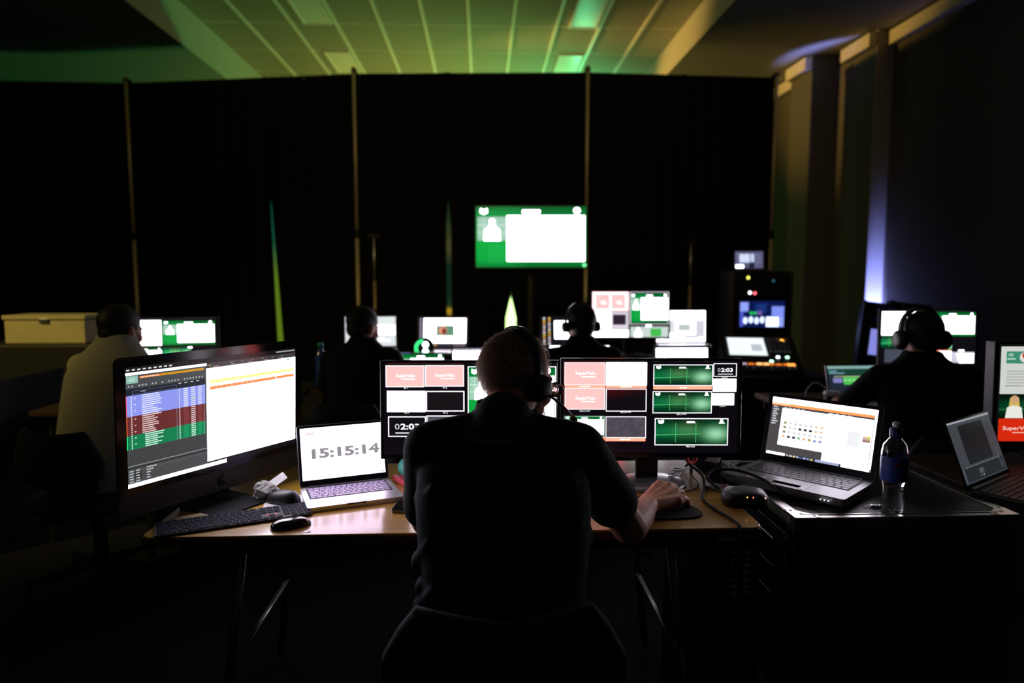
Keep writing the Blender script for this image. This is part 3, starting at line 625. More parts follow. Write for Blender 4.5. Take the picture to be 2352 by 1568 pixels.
# ------------------------------------------------------------------ small things on the desk
kb = thing('computer_keyboard', 'long dark keyboard lying at the front edge under the all-in-one computer', 'keyboard', (-.509 - .209 * math.cos(R(23.5)) - .0575 * math.sin(R(23.5)), 2.003 - .209 * math.sin(R(23.5)) + .0575 * math.cos(R(23.5)), ZD), 23.5)
pl = MB().prism(rr(.418, .115, .006, 3), .002, .008).build('plate', mat('dark_plate', (.05, .06, .06), .7, .2, spec=.3), kb)
KDARK = mat('dark_blue_key', (.010, .010, .022), .8, spec=.2)
me = key_mesh('key', .0165, .0160, .0022, KDARK)
rows = ([1] * 14, [1] * 13 + [1.5], [1.5] + [1] * 13, [1.75] + [1] * 11 + [1.75], [2.25] + [1] * 10 + [2.25], [1.5, 1.25, 1.25, 6, 1.25, 1.25, 2])
for r_, row in enumerate(rows): keyboard_rows(pl, me, -.2045, .0455, .01905, .0182, [row], .008) if r_ == 0 else keyboard_rows(pl, me, -.2045, .0455 - r_ * .0182, .01905, .0182, [row], .008)
for r_ in range(6):
    for c in range(3):
        if r_ in (0, 1, 2) or (r_ == 4 and c == 1) or r_ == 5: piece('key', me, pl, (.080 + c * .01905, .0455 - r_ * .0182, .008))
    for c in range(4):
        if not (r_ == 5 and c == 0): piece('key', me, pl, (.1415 + c * .01905, .0455 - r_ * .0182, .008))
MB().box(.083, .117, -.022, -.014, .0081, .0087).build('red_sticker', mat('red_tape', (.62, .03, .05), .5), pl)
for sx in (-.17, .17): MB().rbox(sx - .015, sx + .015, -.02, .02, 0, .002, .0008).build('foot', RUBBER, kb)
def mouse(name, label, loc, rz, m, L=.113, Wd=.058, Hh=.024, wheel=False):
    t = thing(name, label, 'mouse', loc, rz)
    rings = []
    for k in range(9):
        a = k / 8; s = max(.02, math.cos(a * math.pi / 2) ** .55) if k < 8 else .05
        rings.append([(Wd / 2 * s * math.copysign(abs(math.cos(q)) ** .8, math.cos(q)), L / 2 * s * math.copysign(abs(math.sin(q)) ** .8, math.sin(q)), .002 + Hh * math.sin(a * math.pi / 2) * (1 - .12 * math.sin(q) * s)) for q in [2 * math.pi * i / 28 for i in range(28)]])
    MB().loft(rings).build('shell', m, t, True)
    MB().prism([(Wd * .42 * math.cos(q), L * .46 * math.sin(q)) for q in [2 * math.pi * i / 24 for i in range(24)]], 0, .0035).build('base', RUBBER, t)
    if wheel: MB().lathe([(.009, -.003), (.011, 0), (.009, .003)], 16, tx(0, L * .28, Hh * .78, 0, 90)).build('scroll_wheel', RUBBER, t)
    return t
mouse('computer_mouse', 'glossy black flat mouse in front of the long keyboard', (-.548, 1.918, ZD), -62, GLOSSB, Hh=.021)
# paper with a second mouse, crumpled tissue
tag(MB().prism([(-.1, -.05), (.11, -.075), (.12, .05), (-.07, .08)], 0, .0012, tx(-.60, 2.13, ZD, 0, 0, 24)).build('paper_sheet', PAPER), 'white sheet of paper under the black mouse behind the keyboard', 'paper')
mouse('computer_mouse', 'black mouse on a white sheet behind the long keyboard', (-.628, 2.128, ZD + .0014), 70, BLACKP, L=.115, Wd=.062, Hh=.036, wheel=True)
tm = MB(); rnd = random.Random(3); rings = []
for k in range(9):
    a = math.pi * (k + .5) / 9
    rings.append([((.052 * math.sin(a)) * math.cos(q) * rnd.uniform(.55, 1.25), (.04 * math.sin(a)) * math.sin(q) * rnd.uniform(.55, 1.25), max(0, .036 - .036 * math.cos(a) * rnd.uniform(.8, 1.2))) for q in [2 * math.pi * i / 13 for i in range(13)]])
tm.loft(rings); tag(tm.build('tissue', mat('tissue_paper', (.4, .4, .38), .9), xf=tx(-.70, 2.165, ZD, 0, 0, 20) @ Matrix.Scale(.8, 4)), 'crumpled white tissue behind the long keyboard', 'tissue')
tag(MB().prism(rr(.07, .03, .004), 0, .002, tx(-.672, 2.20, ZD + .046, 35, -30, 30)).build('paper_slip', PAPER), 'small white paper slip sticking up from the crumpled tissue', 'paper')
tag(MB().prism(rr(.11, .075, .006), 0, .004, tx(-.845, 1.99, ZD, 0, 0, 30)).build('note_pad', mat('buff_card', (.45, .36, .2), .8)), 'buff card lying at the dark left end of the table', 'card')
ph = thing('phone', 'black phone lying on the table beside the man\'s left arm', 'phone', (-.232, 2.085, ZD), -8)
MB().prism(rr(.074, .15, .010, 4), 0, .0078).build('body', GREYM, ph); MB().prism(rr(.070, .146, .009, 4), .0078, .0084).build('glass', GLOSSB, ph)
MB().box(.004, .026, -.03, -.018, .0084, .0086).build('label_strip', PAPER, ph)
pc = thing('pencil_case', 'green and red zip case lying beside the man\'s left elbow', 'case', (-.225, 2.285, ZD), -58)
MB().chain([(-.07, 0, .048), (.07, 0, .048)], [.034, .034], 18).build('pouch', mat('green_cloth', (.02, .26, .19), .6), pc, True)
MB().loft([[(-.10, y, z), (.10, y, z), (.10, y, z + .02), (-.10, y, z + .02)] for y, z in ((-.045, .004), (-.03, .0), (.03, .0), (.045, .004))]).build('red_base', mat('red_cloth', (.6, .07, .09), .5), pc)
# mouse mat, mouse, cables, belt pack with lights
MATM = mat('mouse_mat', (.012, .012, .014), .85)
tag(MB().prism([(.135 * math.cos(q) * (1 + .12 * math.cos(2 * q)), .095 * math.sin(q) * (1 - .12 * math.cos(2 * q + .6))) for q in [2 * math.pi * i / 40 for i in range(40)]], 0, .006, tx(.52, 2.02, ZD, 0, 0, -28)).build('mouse_mat', MATM), 'black kidney-shaped mouse mat under the man\'s right hand', 'mouse mat')
mouse('computer_mouse', 'black mouse in the man\'s right hand on the mat', (.580, 2.05, ZD + .0065), -38, BLACKP, L=.11, Wd=.062, Hh=.03, wheel=True)
def cable(name, pts, r, label, m=RUBBER, n=8):
    P = []
    pts = [Vector(q) for q in pts]; Q = [pts[0]] + pts + [pts[-1]]
    for i in range(1, len(Q) - 2):
        for k in range(8):
            u = k / 8; a, b, c, d = Q[i - 1], Q[i], Q[i + 1], Q[i + 2]
            P.append(.5 * ((2 * b) + (c - a) * u + (2 * a - 5 * b + 4 * c - d) * u * u + (3 * b - a - 3 * c + d) * u ** 3))
    P.append(pts[-1]); return tag(MB().tube(P, r, n).build(name, m, None, True), label, 'cable')
cable('mouse_cable', [(.63, 2.12, ZD + .012), (.66, 2.17, ZD + .003), (.70, 2.19, ZD + .003), (.735, 2.24, ZD + .004), (.74, 2.33, ZD + .01), (.752, 2.40, ZD + .03)], .0022, 'thin black cable running from the mouse to the back of the table')
cable('power_cable', [(.745, 2.38, ZD + .035), (.765, 2.30, ZD + .02), (.742, 2.20, ZD + .006), (.70, 2.09, ZD + .006), (.705, 1.99, ZD + .006), (.725, 1.90, ZD + .006), (.728, 1.843, ZD - .004), (.715, 1.835, ZD - .09), (.67, 1.86, .45), (.69, 1.95, .2), (.75, 2.05, .02)], .005, 'black power cable hanging over the front edge of the table')
cable('loop_cable', [(.78, 2.17, ZD + .012), (.76, 2.23, ZD + .03), (.80, 2.27, ZD + .045), (.87, 2.25, ZD + .05), (.93, 2.17, ZD + .04), (.95, 2.10, ZD + .02)], .0055, 'thick black cable looping in front of the dark grey laptop')
cable('signal_cable', [(.42, 2.33, ZD + .02), (.47, 2.24, ZD + .026), (.52, 2.19, ZD + .012), (.60, 2.21, ZD + .004), (.68, 2.30, ZD + .004), (.74, 2.42, ZD + .006)], .0022, 'thin dark cable draped over the oval monitor foot')
cg = MAT = mat('clear_wrap', (.45, .48, .48), .25)
rnd = random.Random(11)
cable('cable_bundle', [(.66 + .035 * math.sin(k * 2.3) + .004 * k, 2.33 + .03 * math.cos(k * 1.9), ZD + .006 + .0035 * k) for k in range(10)], .0028, 'tangled grey wire beside the oval monitor foot', cg)
rg = thing('cable_connector', 'red ring-shaped connector on a cable behind the table edge', 'connector', (.757, 2.395, ZD + .055), 20)
MB().loft([[((.019 + .007 * math.cos(q)) * math.cos(a), .007 * math.sin(q) , (.019 + .007 * math.cos(q)) * math.sin(a)) for q in [2 * math.pi * i / 10 for i in range(10)]] for a in [2 * math.pi * k / 24 for k in range(25)]], False).build('ring', mat('red_rubber', (.5, .05, .04), .5), rg, True)
MB().tube([(0, .0, -.02), (0, .0, -.055)], .006, 8).build('stem', RUBBER, rg)
tag(MB().prism(rr(.052, .03, .003), 0, .0015, tx(.838, 2.40, ZD + .05, 35, 0, -38)).build('cable_tag', PAPER), 'white paper tag on the cables beside the dark grey laptop', 'tag')
cable('tag_cable', [(.75, 2.44, ZD + .01), (.79, 2.42, ZD + .055), (.83, 2.41, ZD + .04), (.87, 2.44, ZD + .01)], .004, 'black cable knot beside the white paper tag')
bp = thing('belt_pack', 'black rounded intercom pack with green and red lights beside the flight case', 'intercom', (.822, 2.055, ZD), -10)
MB().loft([[(x * s, y * s, z) for x, y in rr(.135, .105, .04, 6)] for s, z in ((1, 0), (1.04, .012), (1, .03), (.86, .042), (.5, .046))]).build('body', BLACKP, bp, True)
for x, y, z, c, s, n_ in ((-.022, -.044, .036, (.55, 1, .08), 30, 'green'), (-.002, -.046, .034, (1, .45, .05), 5, 'amber'), (.016, -.046, .034, (1, .16, .04), 4, 'red_dim'), (.052, -.038, .03, (1, .12, .03), 40, 'red')):
    MB().lathe([(.0035, 0), (.003, .003), (.001, .004)], 10, tx(x, y, z, 50)).build('indicator_light', led(n_, c, s), bp)
sb = thing('slotted_panel', 'silver-edged slotted panel with a red patch under the looping cable', 'panel', (.80, 2.19, ZD), -42)
for k in range(5): MB().rbox(-.05, .05, -.02 + k * .009, -.014 + k * .009, .004, .012, .001).build('slat', ALU, sb)
MB().rbox(-.052, .052, -.024, .026, 0, .005, .001).build('tray', GREYM, sb); MB().rbox(-.01, .03, .006, .022, .012, .015, .001).build('patch', mat('dull_red', (.4, .05, .05), .6), sb)

# ------------------------------------------------------------------ flight case with rack gear
fc = thing('flight_case', 'black flight case with aluminium edges carrying the dark grey laptop', 'flight case', (0, 0, 0))
cx0, cx1, cy0, cy1, cz = .922, 1.60, 1.915, 2.54, .7405
EDGE = mat('extruded_edge', (.58, .57, .55), .3, 1., vary=.12, bscale=90)
MB().box(cx0 + .03, cx1 - .03, cy0 + .03, cy1 - .03, .12, cz - .03).build('inner_body', MATTEB, fc)
MB().box(cx0 + .018, cx1 - .018, cy0 + .018, cy1 - .018, cz - .012, cz - .002).build('top_panel', LAMIN, fc)
MB().box(cx0 + .02, cx1 - .02, cy0 + .004, cy0 + .012, .14, cz - .02).build('front_panel', LAMIN, fc)
MB().box(cx0 + .02, cx1 - .02, cy1 - .012, cy1 - .004, .14, cz - .02).build('back_panel', LAMIN, fc)
MB().box(cx1 - .012, cx1 - .004, cy0 + .02, cy1 - .02, .14, cz - .02).build('side_panel', LAMIN, fc)
def lprof(a, b, axis):
    m_ = MB()
    if axis == 'x':
        y = cy0 if b == 0 else cy1; s = 1 if b == 0 else -1
        m_.rbox(cx0 + .03, cx1 - .03, min(y, y + s * .03), max(y, y + s * .03), cz - .002, cz + .0015, .0008, 1); m_.rbox(cx0 + .03, cx1 - .03, min(y, y - s * .0025), max(y, y - s * .0025) + .0005, cz - .032, cz, .0008, 1)
        m_.rbox(cx0 + .03, cx1 - .03, min(y + s * .020, y + s * .026), max(y + s * .020, y + s * .026), cz, cz + .004, .0012, 1)
    else:
        x = cx0 if b == 0 else cx1; s = 1 if b == 0 else -1
        m_.rbox(min(x, x + s * .03), max(x, x + s * .03), cy0 + .03, cy1 - .03, cz - .002, cz + .0015, .0008, 1); m_.rbox(min(x, x - s * .0025), max(x, x - s * .0025) + .0005, cy0 + .03, cy1 - .03, cz - .032, cz, .0008, 1)
        for q in (.005, .014, .023): m_.rbox(min(x - s * .004, x), max(x - s * .004, x), cy0 + .03, cy1 - .03, cz - .004 - q - .004, cz - .004 - q, .001, 1)
    return m_
for b in (0, 1):
    lprof(0, b, 'x').build('edge_profile', EDGE, fc); lprof(0, b, 'y').build('edge_profile', EDGE, fc)
for x in (cx0, cx1):
    for y in (cy0, cy1):
        sx = 1 if x == cx0 else -1; sy = 1 if y == cy0 else -1
        c = MB().prism([(0, 0), (sx * .075, 0), (sx * .075, sy * .02), (sx * .055, sy * .034), (sx * .034, sy * .055), (sx * .02, sy * .075), (0, sy * .075)], cz - .002, cz + .003, tx(x, y, 0))
        c.box(min(x, x + sx * .06), max(x, x + sx * .06), min(y, y - sy * .003), max(y, y - sy * .003), cz - .05, cz + .003); c.box(min(x, x - sx * .003), max(x, x - sx * .003), min(y, y + sy * .06), max(y, y + sy * .06), cz - .05, cz + .003)
        cp = c.build('corner_plate', EDGE, fc)
        for rx_, ry_ in ((.062, .012), (.03, .03), (.012, .062)): MB().lathe([(.005, cz + .003), (.005, cz + .0042), (.0025, cz + .0044)], 12, tx(x + sx * rx_, y + sy * ry_, 0)).build('rivet', GREYM, cp)
        MB().box(x - .0 if sx > 0 else x - .022, x + .022 if sx > 0 else x, min(y, y + sy * .022), max(y, y + sy * .022), .13, cz - .05).build('corner_post', mat('dark_edge', (.06, .06, .06), .4, .9), fc)
        cw = thing if False else None
        MB().lathe([(.045, -.012), (.05, 0), (.045, .012)], 18, tx(x + sx * .09, y + sy * .09, .05, 0, 90)).build('caster', RUBBER, fc)
        MB().box(x + sx * .09 - .02, x + sx * .09 + .02, y + sy * .09 - .03, y + sy * .09 + .03, .06, .13).build('caster_fork', STEEL, fc)
for k in range(6):
    z1 = cz - .07 - k * .089
    rp = MB().rbox(cx0 + .002, cx0 + .012, cy0 + .05, cy1 - .05, z1 - .085, z1, .002).build('rack_panel', mat('rack_panel', (.03, .03, .032), .4, .4), fc)
    for y in (cy0 + .065, cy1 - .065):
        for dz in (.015, .07): MB().lathe([(.004, 0), (.0035, .002), (.0015, .003)], 10, tx(cx0 + .002, y, z1 - dz, 0, -90)).build('screw', CHROME, rp)
    if k < 3:
        MB().tube([(cx0 - .0, cy0 + .10, z1 - .03), (cx0 - .02, cy0 + .10, z1 - .03), (cx0 - .02, cy0 + .2, z1 - .03), (cx0, cy0 + .2, z1 - .03)], .003, 8).build('handle', STEEL, rp)
    for q in range(5): MB().lathe([(.006, 0), (.006, .006), (.003, .006)], 10, tx(cx0 + .002, cy0 + .24 + q * .04, z1 - .045, 0, -90)).build('socket', STEEL if (k + q) % 3 else BLACKP, rp)
us = thing('usb_stick', 'small silver memory stick with a key ring on the flight case', 'memory stick', (1.20, 2.005, cz + .0005), -10)
MB().rbox(.0, .05, -.008, .008, 0, .007, .002).build('body', ALU, us)
MB().loft([[(-.011 + (.009 + .0014 * math.cos(q)) * math.cos(a), (.009 + .0014 * math.cos(q)) * math.sin(a), .002 + .0014 * math.sin(q)) for q in [2 * math.pi * i / 6 for i in range(6)]] for a in [2 * math.pi * k / 20 for k in range(21)]], False).build('ring', CHROME, us, True)
MB().rbox(.05, .058, -.016, .016, 0, .005, .001).build('clip', ALU, us)
# drinks bottle
bt = thing('water_bottle', 'clear water bottle with a blue label and sports cap on the flight case', 'bottle', (1.243, 1.965, cz + .0005))
CLEAR = mat('clear_plastic', (.93, .96, .96), .06, trans=1., ior=1.32)
prof = [(.026, 0), (.033, .006), (.035, .02), (.031, .045), (.028, .07), (.031, .088), (.0365, .10), (.0375, .16), (.037, .185), (.033, .205), (.02, .222), (.0155, .228), (.0155, .24)]
inner = [(max(r - .0012, .001), z + (.001 if i == 0 else 0)) for i, (r, z) in enumerate(prof)]
MB().lathe(prof + inner[::-1], 36, cap=False).build('body', CLEAR, bt, True)
MB().lathe([(.0252, .0012)] + [(r - .0018, z) for r, z in prof[1:8]] + [(.0358, .135)], 36).build('water', mat('water', (.95, .98, 1), .0, trans=1., ior=1.33), bt, True)
MB().lathe([(.0372, .098), (.0382, .104), (.0384, .158), (.0376, .172)], 36, cap=False).build('label', mat('blue_label', (.03, .07, .32), .45, vary=.25, bscale=30), bt, True)
MB().ell((-.012, -.0372, .15), (.012, .002, .006), 12, 8).build('label_mark', mat('label_red', (.6, .05, .12), .5), bt, True)
MB().lathe([(.0175, .228), (.018, .232), (.018, .252), (.014, .258)], 24).build('cap', mat('cap_blue', (.03, .04, .16), .4), bt, True)
MB().lathe([(.0085, .256), (.009, .262), (.011, .264), (.011, .272), (.007, .275)], 20).build('spout', WHITEP, bt, True)
# under and behind the table
pt = thing('computer_tower', 'dark computer tower under the right end of the table with pale vents', 'computer', (.76, 2.2, 0), 4)
MB().rbox(-.085, .085, -.2, .2, .0, .64, .006).build('case', mat('tower_black', (.006, .006, .007), .9, spec=.1), pt)
VENT = mat('vent_teal', (.25, .7, .75), .4)
for c in range(2):
    for k in range(7): MB().rbox(-.01 + c * .04, .012 + c * .04, -.203, -.199, .60 - k * .022, .61 - k * .022, .001, 1).build('vent_slot', VENT, pt)
MB().rbox(-.07, -.03, -.203, -.199, .5, .6, .002).build('drive_panel', GREYM, pt)
cb = thing('cardboard_box', 'small cardboard box on the floor under the table', 'box', (.63, 1.62, 0), 12)
CARD = mat('cardboard', (.30, .20, .10), .9, vary=.1, bscale=12)
MB().box(-.13, .13, -.1, .1, .0, .19).build('carton', CARD, cb)
MB().box(-.13, .0, -.1, .1, .19, .193).build('flap', CARD, cb); MB().box(.001, .13, -.1, .1, .19, .194).build('flap', CARD, cb)
MB().box(-.02, .02, -.1, .1, .1941, .1946).build('packing_tape', mat('tape', (.10, .07, .04), .3), cb)
tr = thing('power_brick', 'black power brick with a white label on the floor', 'power brick', (.38, 1.68, 0), -8)
MB().rbox(-.10, .10, -.06, .06, 0, .045, .008).build('body', BLACKP, tr); MB().box(-.03, .03, -.04, .04, .045, .0455).build('rating_label', PAPER, tr)
# ================================================================== people
def ring(cx, cy, cz, rx, ry, n=28, sq=.85, M=None):
    out = []
    for k in range(n):
        a = 2 * math.pi * k / n; c, s = math.cos(a), math.sin(a)
        out.append(Vector((cx + rx * math.copysign(abs(c) ** sq, c), cy + ry * math.copysign(abs(s) ** sq, s), cz)))
    return out
def head_volumes(mb, M, s=1., beard=False):
    """head around the ear line, looking along +Y"""
    M = M @ Matrix.Scale(s, 4)
    mb.ell((0, -.012, .035), (.076, .095, .088), 24, 16, M)
    mb.ell((0, .040, -.02), (.063, .052, .082), 20, 14, M)
    mb.ell((0, .046, -.078), (.047, .044, .038), 18, 12, M)
    mb.ell((0, .072, -.098), (.022, .02, .018), 14, 10, M)
    for sx in (-1, 1):
        mb.ell((sx * .042, .058, -.025), (.024, .026, .026), 12, 10, M)
        mb.ell((sx * .045, .02, -.075), (.018, .035, .026), 12, 10, M)
        mb.ell((sx * .079, -.006, -.006), (.010, .019, .032), 12, 10, M)
        mb.cap((sx * .014, .085, .026), (sx * .045, .072, .020), .011, .008, 10, M)
    mb.cap((0, .088, .014), (0, .108, -.030), .009, .0135, 12, M)
    for sx in (-1, 1): mb.ell((sx * .012, .098, -.034), (.009, .011, .008), 10, 8, M)
    mb.cap((-.018, .086, -.062), (.018, .086, -.062), .0075, .0075, 10, M); mb.cap((-.014, .084, -.073), (.014, .084, -.073), .008, .008, 10, M)
def hand_volumes(mb, w, d, up, s=1, size=1., curl=.5):
    """wrist w, fingers along d, back of the hand towards up; s = +1 thumb towards d x up ... side"""
    w = Vector(w); d = Vector(d).normalized(); up = Vector(up); up = (up - d * up.dot(d)).normalized(); side = d.cross(up) * s
    kn = []
    for off, L in ((.030, .088), (.011, .092), (-.009, .087), (-.028, .078)):
        k = w + (d * L + side * off + up * .004) * size; mb.cap(w + side * off * .45 * size, k, .0165 * size, .0125 * size, 10); kn.append(k)
    mb.cap(kn[0] - d * .02, kn[3] - d * .015, .012 * size, .011 * size, 10)
    for k, (L, r) in zip(kn, ((.072, .0092), (.080, .0094), (.074, .009), (.058, .008))):
        a = k; ang = curl * .5
        for f, q in ((.46, 1.0), (.3, .94), (.24, .86)):
            b = a + (d * math.cos(ang) - up * math.sin(ang)) * L * f * size; mb.cap(a, b, r * q * size, r * (q - .06) * size, 10); a = b; ang += curl
    t0 = w + (d * .018 + side * .022 - up * .004) * size; t1 = t0 + (d * .03 + side * .026 - up * .012) * size; t2 = t1 + (d * .032 + side * .008 - up * .01) * size; t3 = t2 + (d * .024 - side * .002 - up * .006) * size
    mb.chain([t0, t1, t2, t3], [.016 * size, .0125 * size, .0105 * size, .009 * size], 10)
def eyes(parent, M, s=1.):
    M = M @ Matrix.Scale(s, 4)
    for sx in (-1, 1):
        MB().ell((sx * .031, .078, .002), (.012, .012, .0095), 14, 10, M).build('eye', mat('eye_white', (.7, .68, .64), .25), parent, True)
def headphones(name, label, M, s, single=False, mic=None, pad=.036, m=BLACKP, wide=.012, tilt=0):
    """over-ear headset around a head frame M"""
    t = thing(name, label, 'headset'); Ms = M @ Matrix.Scale(s, 4) @ Matrix.Rotation(R(tilt), 4, 'X')
    arc = []
    for k in range(21):
        a = math.pi * k / 20; arc.append((.092 * math.cos(a), -.004, .012 + .124 * math.sin(a) ** .9))
    b = MB(); rings = []
    for i, q in enumerate(arc):
        q = Vector(q); o = Vector((q.x, 0, q.z - .02)).normalized()
        rings.append([q + Vector((0, dy, 0)) + o * dr for dy, dr in ((-wide, -.003), (wide, -.003), (wide, .004), (-wide, .004))])
    b.loft(rings).build('headband', m, t, True, Ms)
    pd = MB(); rings = []
    for i in range(5, 16):
        q = Vector(arc[i]); o = Vector((q.x, 0, q.z - .02)).normalized()
        rings.append([q + Vector((0, dy, 0)) + o * dr for dy, dr in ((-wide * .9, -.010), (wide * .9, -.010), (wide * .9, -.003), (-wide * .9, -.003))])
    pd.loft(rings).build('band_pad', mat('grey_pad', (.09, .09, .095), .55), t, True, Ms)
    for sx in (-1, 1):
        if single and sx < 0:
            MB().rbox(-.088, -.078, -.03, .03, .03, .055, .004, 2, Ms).build('temple_pad', MATTEB, t, True); continue
        C = Ms @ tx(sx * .094, -.004, -.004, 0, 90 * sx)
        MB().lathe([(pad * .6, .020), (pad * .96, .014), (pad, .004), (pad * .94, -.002)], 24, C).build('ear_cup', m, t, True)
        MB().lathe([(pad * .95, -.002), (pad * 1.04, -.008), (pad * .9, -.016), (pad * .4, -.016)], 24, C).build('ear_cushion', MATTEB, t, True)
    if mic:
        P = [Ms @ Vector(q) for q in mic]
        MB().tube(P, [.0035] * len(P), 8).build('mic_boom', mat('boom_black', (.02, .01, .01), .4), t, True)
        d = (P[-1] - P[-2]).normalized()
        MB().chain([P[-1], P[-1] + d * .013], [.0085, .0095], 14).build('mic_foam', MATTEB, t, True)
    return t
def hair_strands(parent, M, s, keep, n, m, length=(.007, .013), seed=2, rad=(.0775, .0965, .0895), ctr=(0, -.012, .035), name='hair_strands', wid=.00045):
    rnd = random.Random(seed); mb = MB(); Ms = M @ Matrix.Scale(s, 4); c = Vector(ctr)
    k = 0; tries = 0
    while k < n and tries < n * 12:
        tries += 1
        z = rnd.uniform(-1, 1); a = rnd.uniform(0, 2 * math.pi); q = math.sqrt(1 - z * z)
        p = Vector((rad[0] * q * math.cos(a), rad[1] * q * math.sin(a), rad[2] * z)); pt = c + p
        if not keep(pt, rnd): continue
        nn = Vector((p.x / rad[0] ** 2, p.y / rad[1] ** 2, p.z / rad[2] ** 2)).normalized()
        dn = Vector((rnd.uniform(-.25, .25), -.3 + rnd.uniform(-.2, .2), -1)); dn = (dn - nn * dn.dot(nn)).normalized()
        L = rnd.uniform(*length); sd = nn.cross(dn) * wid
        a0 = pt; a1 = pt + dn * L * .55 + nn * L * .34; a2 = pt + dn * L + nn * L * rnd.uniform(.25, .55)
        mb.add([a0 - sd, a0 + sd, a1 + sd * .8, a1 - sd * .8, a2], [(0, 1, 2, 3), (3, 2, 4)], Ms); k += 1
    o = mb.build(name, m, parent); o['kind'] = 'stuff'; return o
def chair(label, loc, rz, seat_z=.45, back_top=.80, bw=.46, m=None, group=None, dip=.03):
    t = thing('office_chair', label, 'chair', loc, rz, group); m = m or mat('chair_cloth', (.010, .024, .029), .8)
    MB().loft([[(x * s, y * s, z) for x, y in rr(.46, .45, .09, 5)] for s, z in ((.96, seat_z - .06), (1, seat_z - .045), (1, seat_z - .02), (.93, seat_z - .002))]).build('seat', m, t, True)
    rings = []
    for k in range(15):
        u = -1 + k / 7; x = u * bw / 2; y = -.235 + .07 * (1 - math.cos(u * 1.2)); tp = back_top - dip * (1 - abs(u) ** 1.3) - (.12 * max(0, abs(u) - .72) ** 1.2 * 5 if abs(u) > .72 else 0)
        lo = seat_z + .07 + .06 * abs(u) ** 3
        rings.append([(x, y - .018, lo), (x, y + .018, lo), (x, y + .02, tp - .012), (x, y + .008, tp), (x, y - .008, tp), (x, y - .02, tp - .012)])
    MB().loft(rings).build('backrest', m, t, True)
    MB().rbox(-.03, .03, -.235, -.20, seat_z - .08, seat_z + .2, .006).build('back_bracket', BLACKP, t)
    MB().rbox(-.03, .03, -.235, .03, seat_z - .085, seat_z - .06, .006).build('seat_bracket', BLACKP, t)
    MB().lathe([(.03, .09), (.03, seat_z - .06)], 14).build('gas_column', BLACKP, t, True)
    for k in range(5):
        a = 2 * math.pi * k / 5 + .3; e = (.29 * math.cos(a), .29 * math.sin(a), .075)
        MB().tube([(0, 0, .11), e], [.024, .016], 8).build('leg', BLACKP, t)
        MB().ell((e[0], e[1], .03), (.022, .022, .03), 12, 8).build('caster', RUBBER, t, True)
    return t

# ------------------------------------------------------------------ the grey-haired man in front
NAVY = mat('dark_polo', (.010, .021, .026), .85, spec=.25, bump=.35, bscale=420)
TROU = mat('dark_trousers', (.012, .012, .014), .9)
man = thing('person', 'grey-haired man in a dark polo shirt and headset, seated with his back to us', 'person', (0, 0, 0))
HM = tx(.088, 1.792, 1.172, -12, 0, -54)           # head frame: turned to his right, tipped forward
hs = 1.06
bd = MB(); head_volumes(bd, HM, hs)
bd.chain([(.052, 1.66, 1.06), (.066, 1.715, 1.09), (.082, 1.775, 1.15)], [.075, .066, .062], 20)
S_R, E_R, W_R = Vector((.238, 1.665, 1.018)), Vector((.390, 1.748, .785)), Vector((.492, 1.955, .778))
bd.chain([S_R, S_R.lerp(E_R, .5), E_R], [.06, .05, .046]); bd.chain([E_R, E_R.lerp(W_R, .35), W_R], [.046, .046, .029])
S_L, E_L, W_L = Vector((-.128, 1.665, 1.025)), Vector((-.150, 1.79, .80)), Vector((.03, 2.00, .785))
bd.chain([S_L, S_L.lerp(E_L, .5), E_L], [.06, .05, .044]); bd.chain([E_L, E_L.lerp(W_L, .35), W_L], [.044, .044, .029])
bd.chain([(.05, 1.50, .52), (.048, 1.59, .85), (.05, 1.66, 1.05)], [.10, .11, .08], 20)
hand_volumes(bd, W_L, (.8, .45, -.08), (0, 0, 1), -1, 1., .35)
# right hand closed over the mouse
HO = Vector((-.018, -.012, -.008))
kn = [Vector(q) for q in ((.564, 2.056, .818), (.590, 2.050, .815), (.609, 2.030, .804), (.620, 2.006, .790))]
kn = [q + HO for q in kn]
for q, (dx, dy) in zip(kn, ((-.012, .006), (-.004, .002), (.004, -.004), (.012, -.010))):
    bd.cap(W_R + Vector((dx, dy, 0)), q - Vector((0, 0, .004)), .021, .0155, 12)
bd.cap(kn[0] - Vector((.012, .014, .008)), kn[3] - Vector((.012, .012, .006)), .018, .016, 12)
fing = [[(.598, 2.092, .806), (.618, 2.112, .786), (.624, 2.119, .770)], [(.626, 2.082, .803), (.644, 2.099, .782), (.649, 2.105, .767)], [(.643, 2.058, .792), (.658, 2.07, .772), (.662, 2.074, .760)], [(.647, 2.026, .779), (.659, 2.035, .764), (.662, 2.038, .755)]]
for q, f, r in zip(kn, fing, (.0125, .0128, .0122, .0112)): f = [Vector(a) + HO for a in f]; f = [Vector((q.x + (a.x - q.x) * .72, q.y + (a.y - q.y) * .72, a.z - (.0, .006, .004)[i])) for i, a in enumerate(f)]; bd.chain([q] + f, [r * 1.08, r * .94, r * .86, r * .78], 12)
bd.chain([Vector(q) + HO for q in ((.512, 1.992, .780), (.533, 2.030, .774), (.553, 2.062, .771), (.566, 2.086, .770))], [.019, .0145, .0115, .0098], 12)
body = fobj('body', bd, .0034, SKIN, man, 3)
eyes(man, HM, hs)
sh = MB()
TR = ((.50, .050, 1.500, .180, .125), (.60, .050, 1.505, .186, .132), (.68, .050, 1.525, .184, .135), (.76, .051, 1.550, .193, .14), (.84, .050, 1.575, .205, .143), (.92, .050, 1.605, .212, .14), (.99, .049, 1.635, .206, .125), (1.035, .049, 1.655, .188, .105), (1.07, .050, 1.672, .145, .088), (1.095, .056, 1.688, .10, .08), (1.115, .060, 1.70, .082, .074))
sh.loft([ring(cx, cy, z, rx, ry, 40) for z, cx, cy, rx, ry in TR])
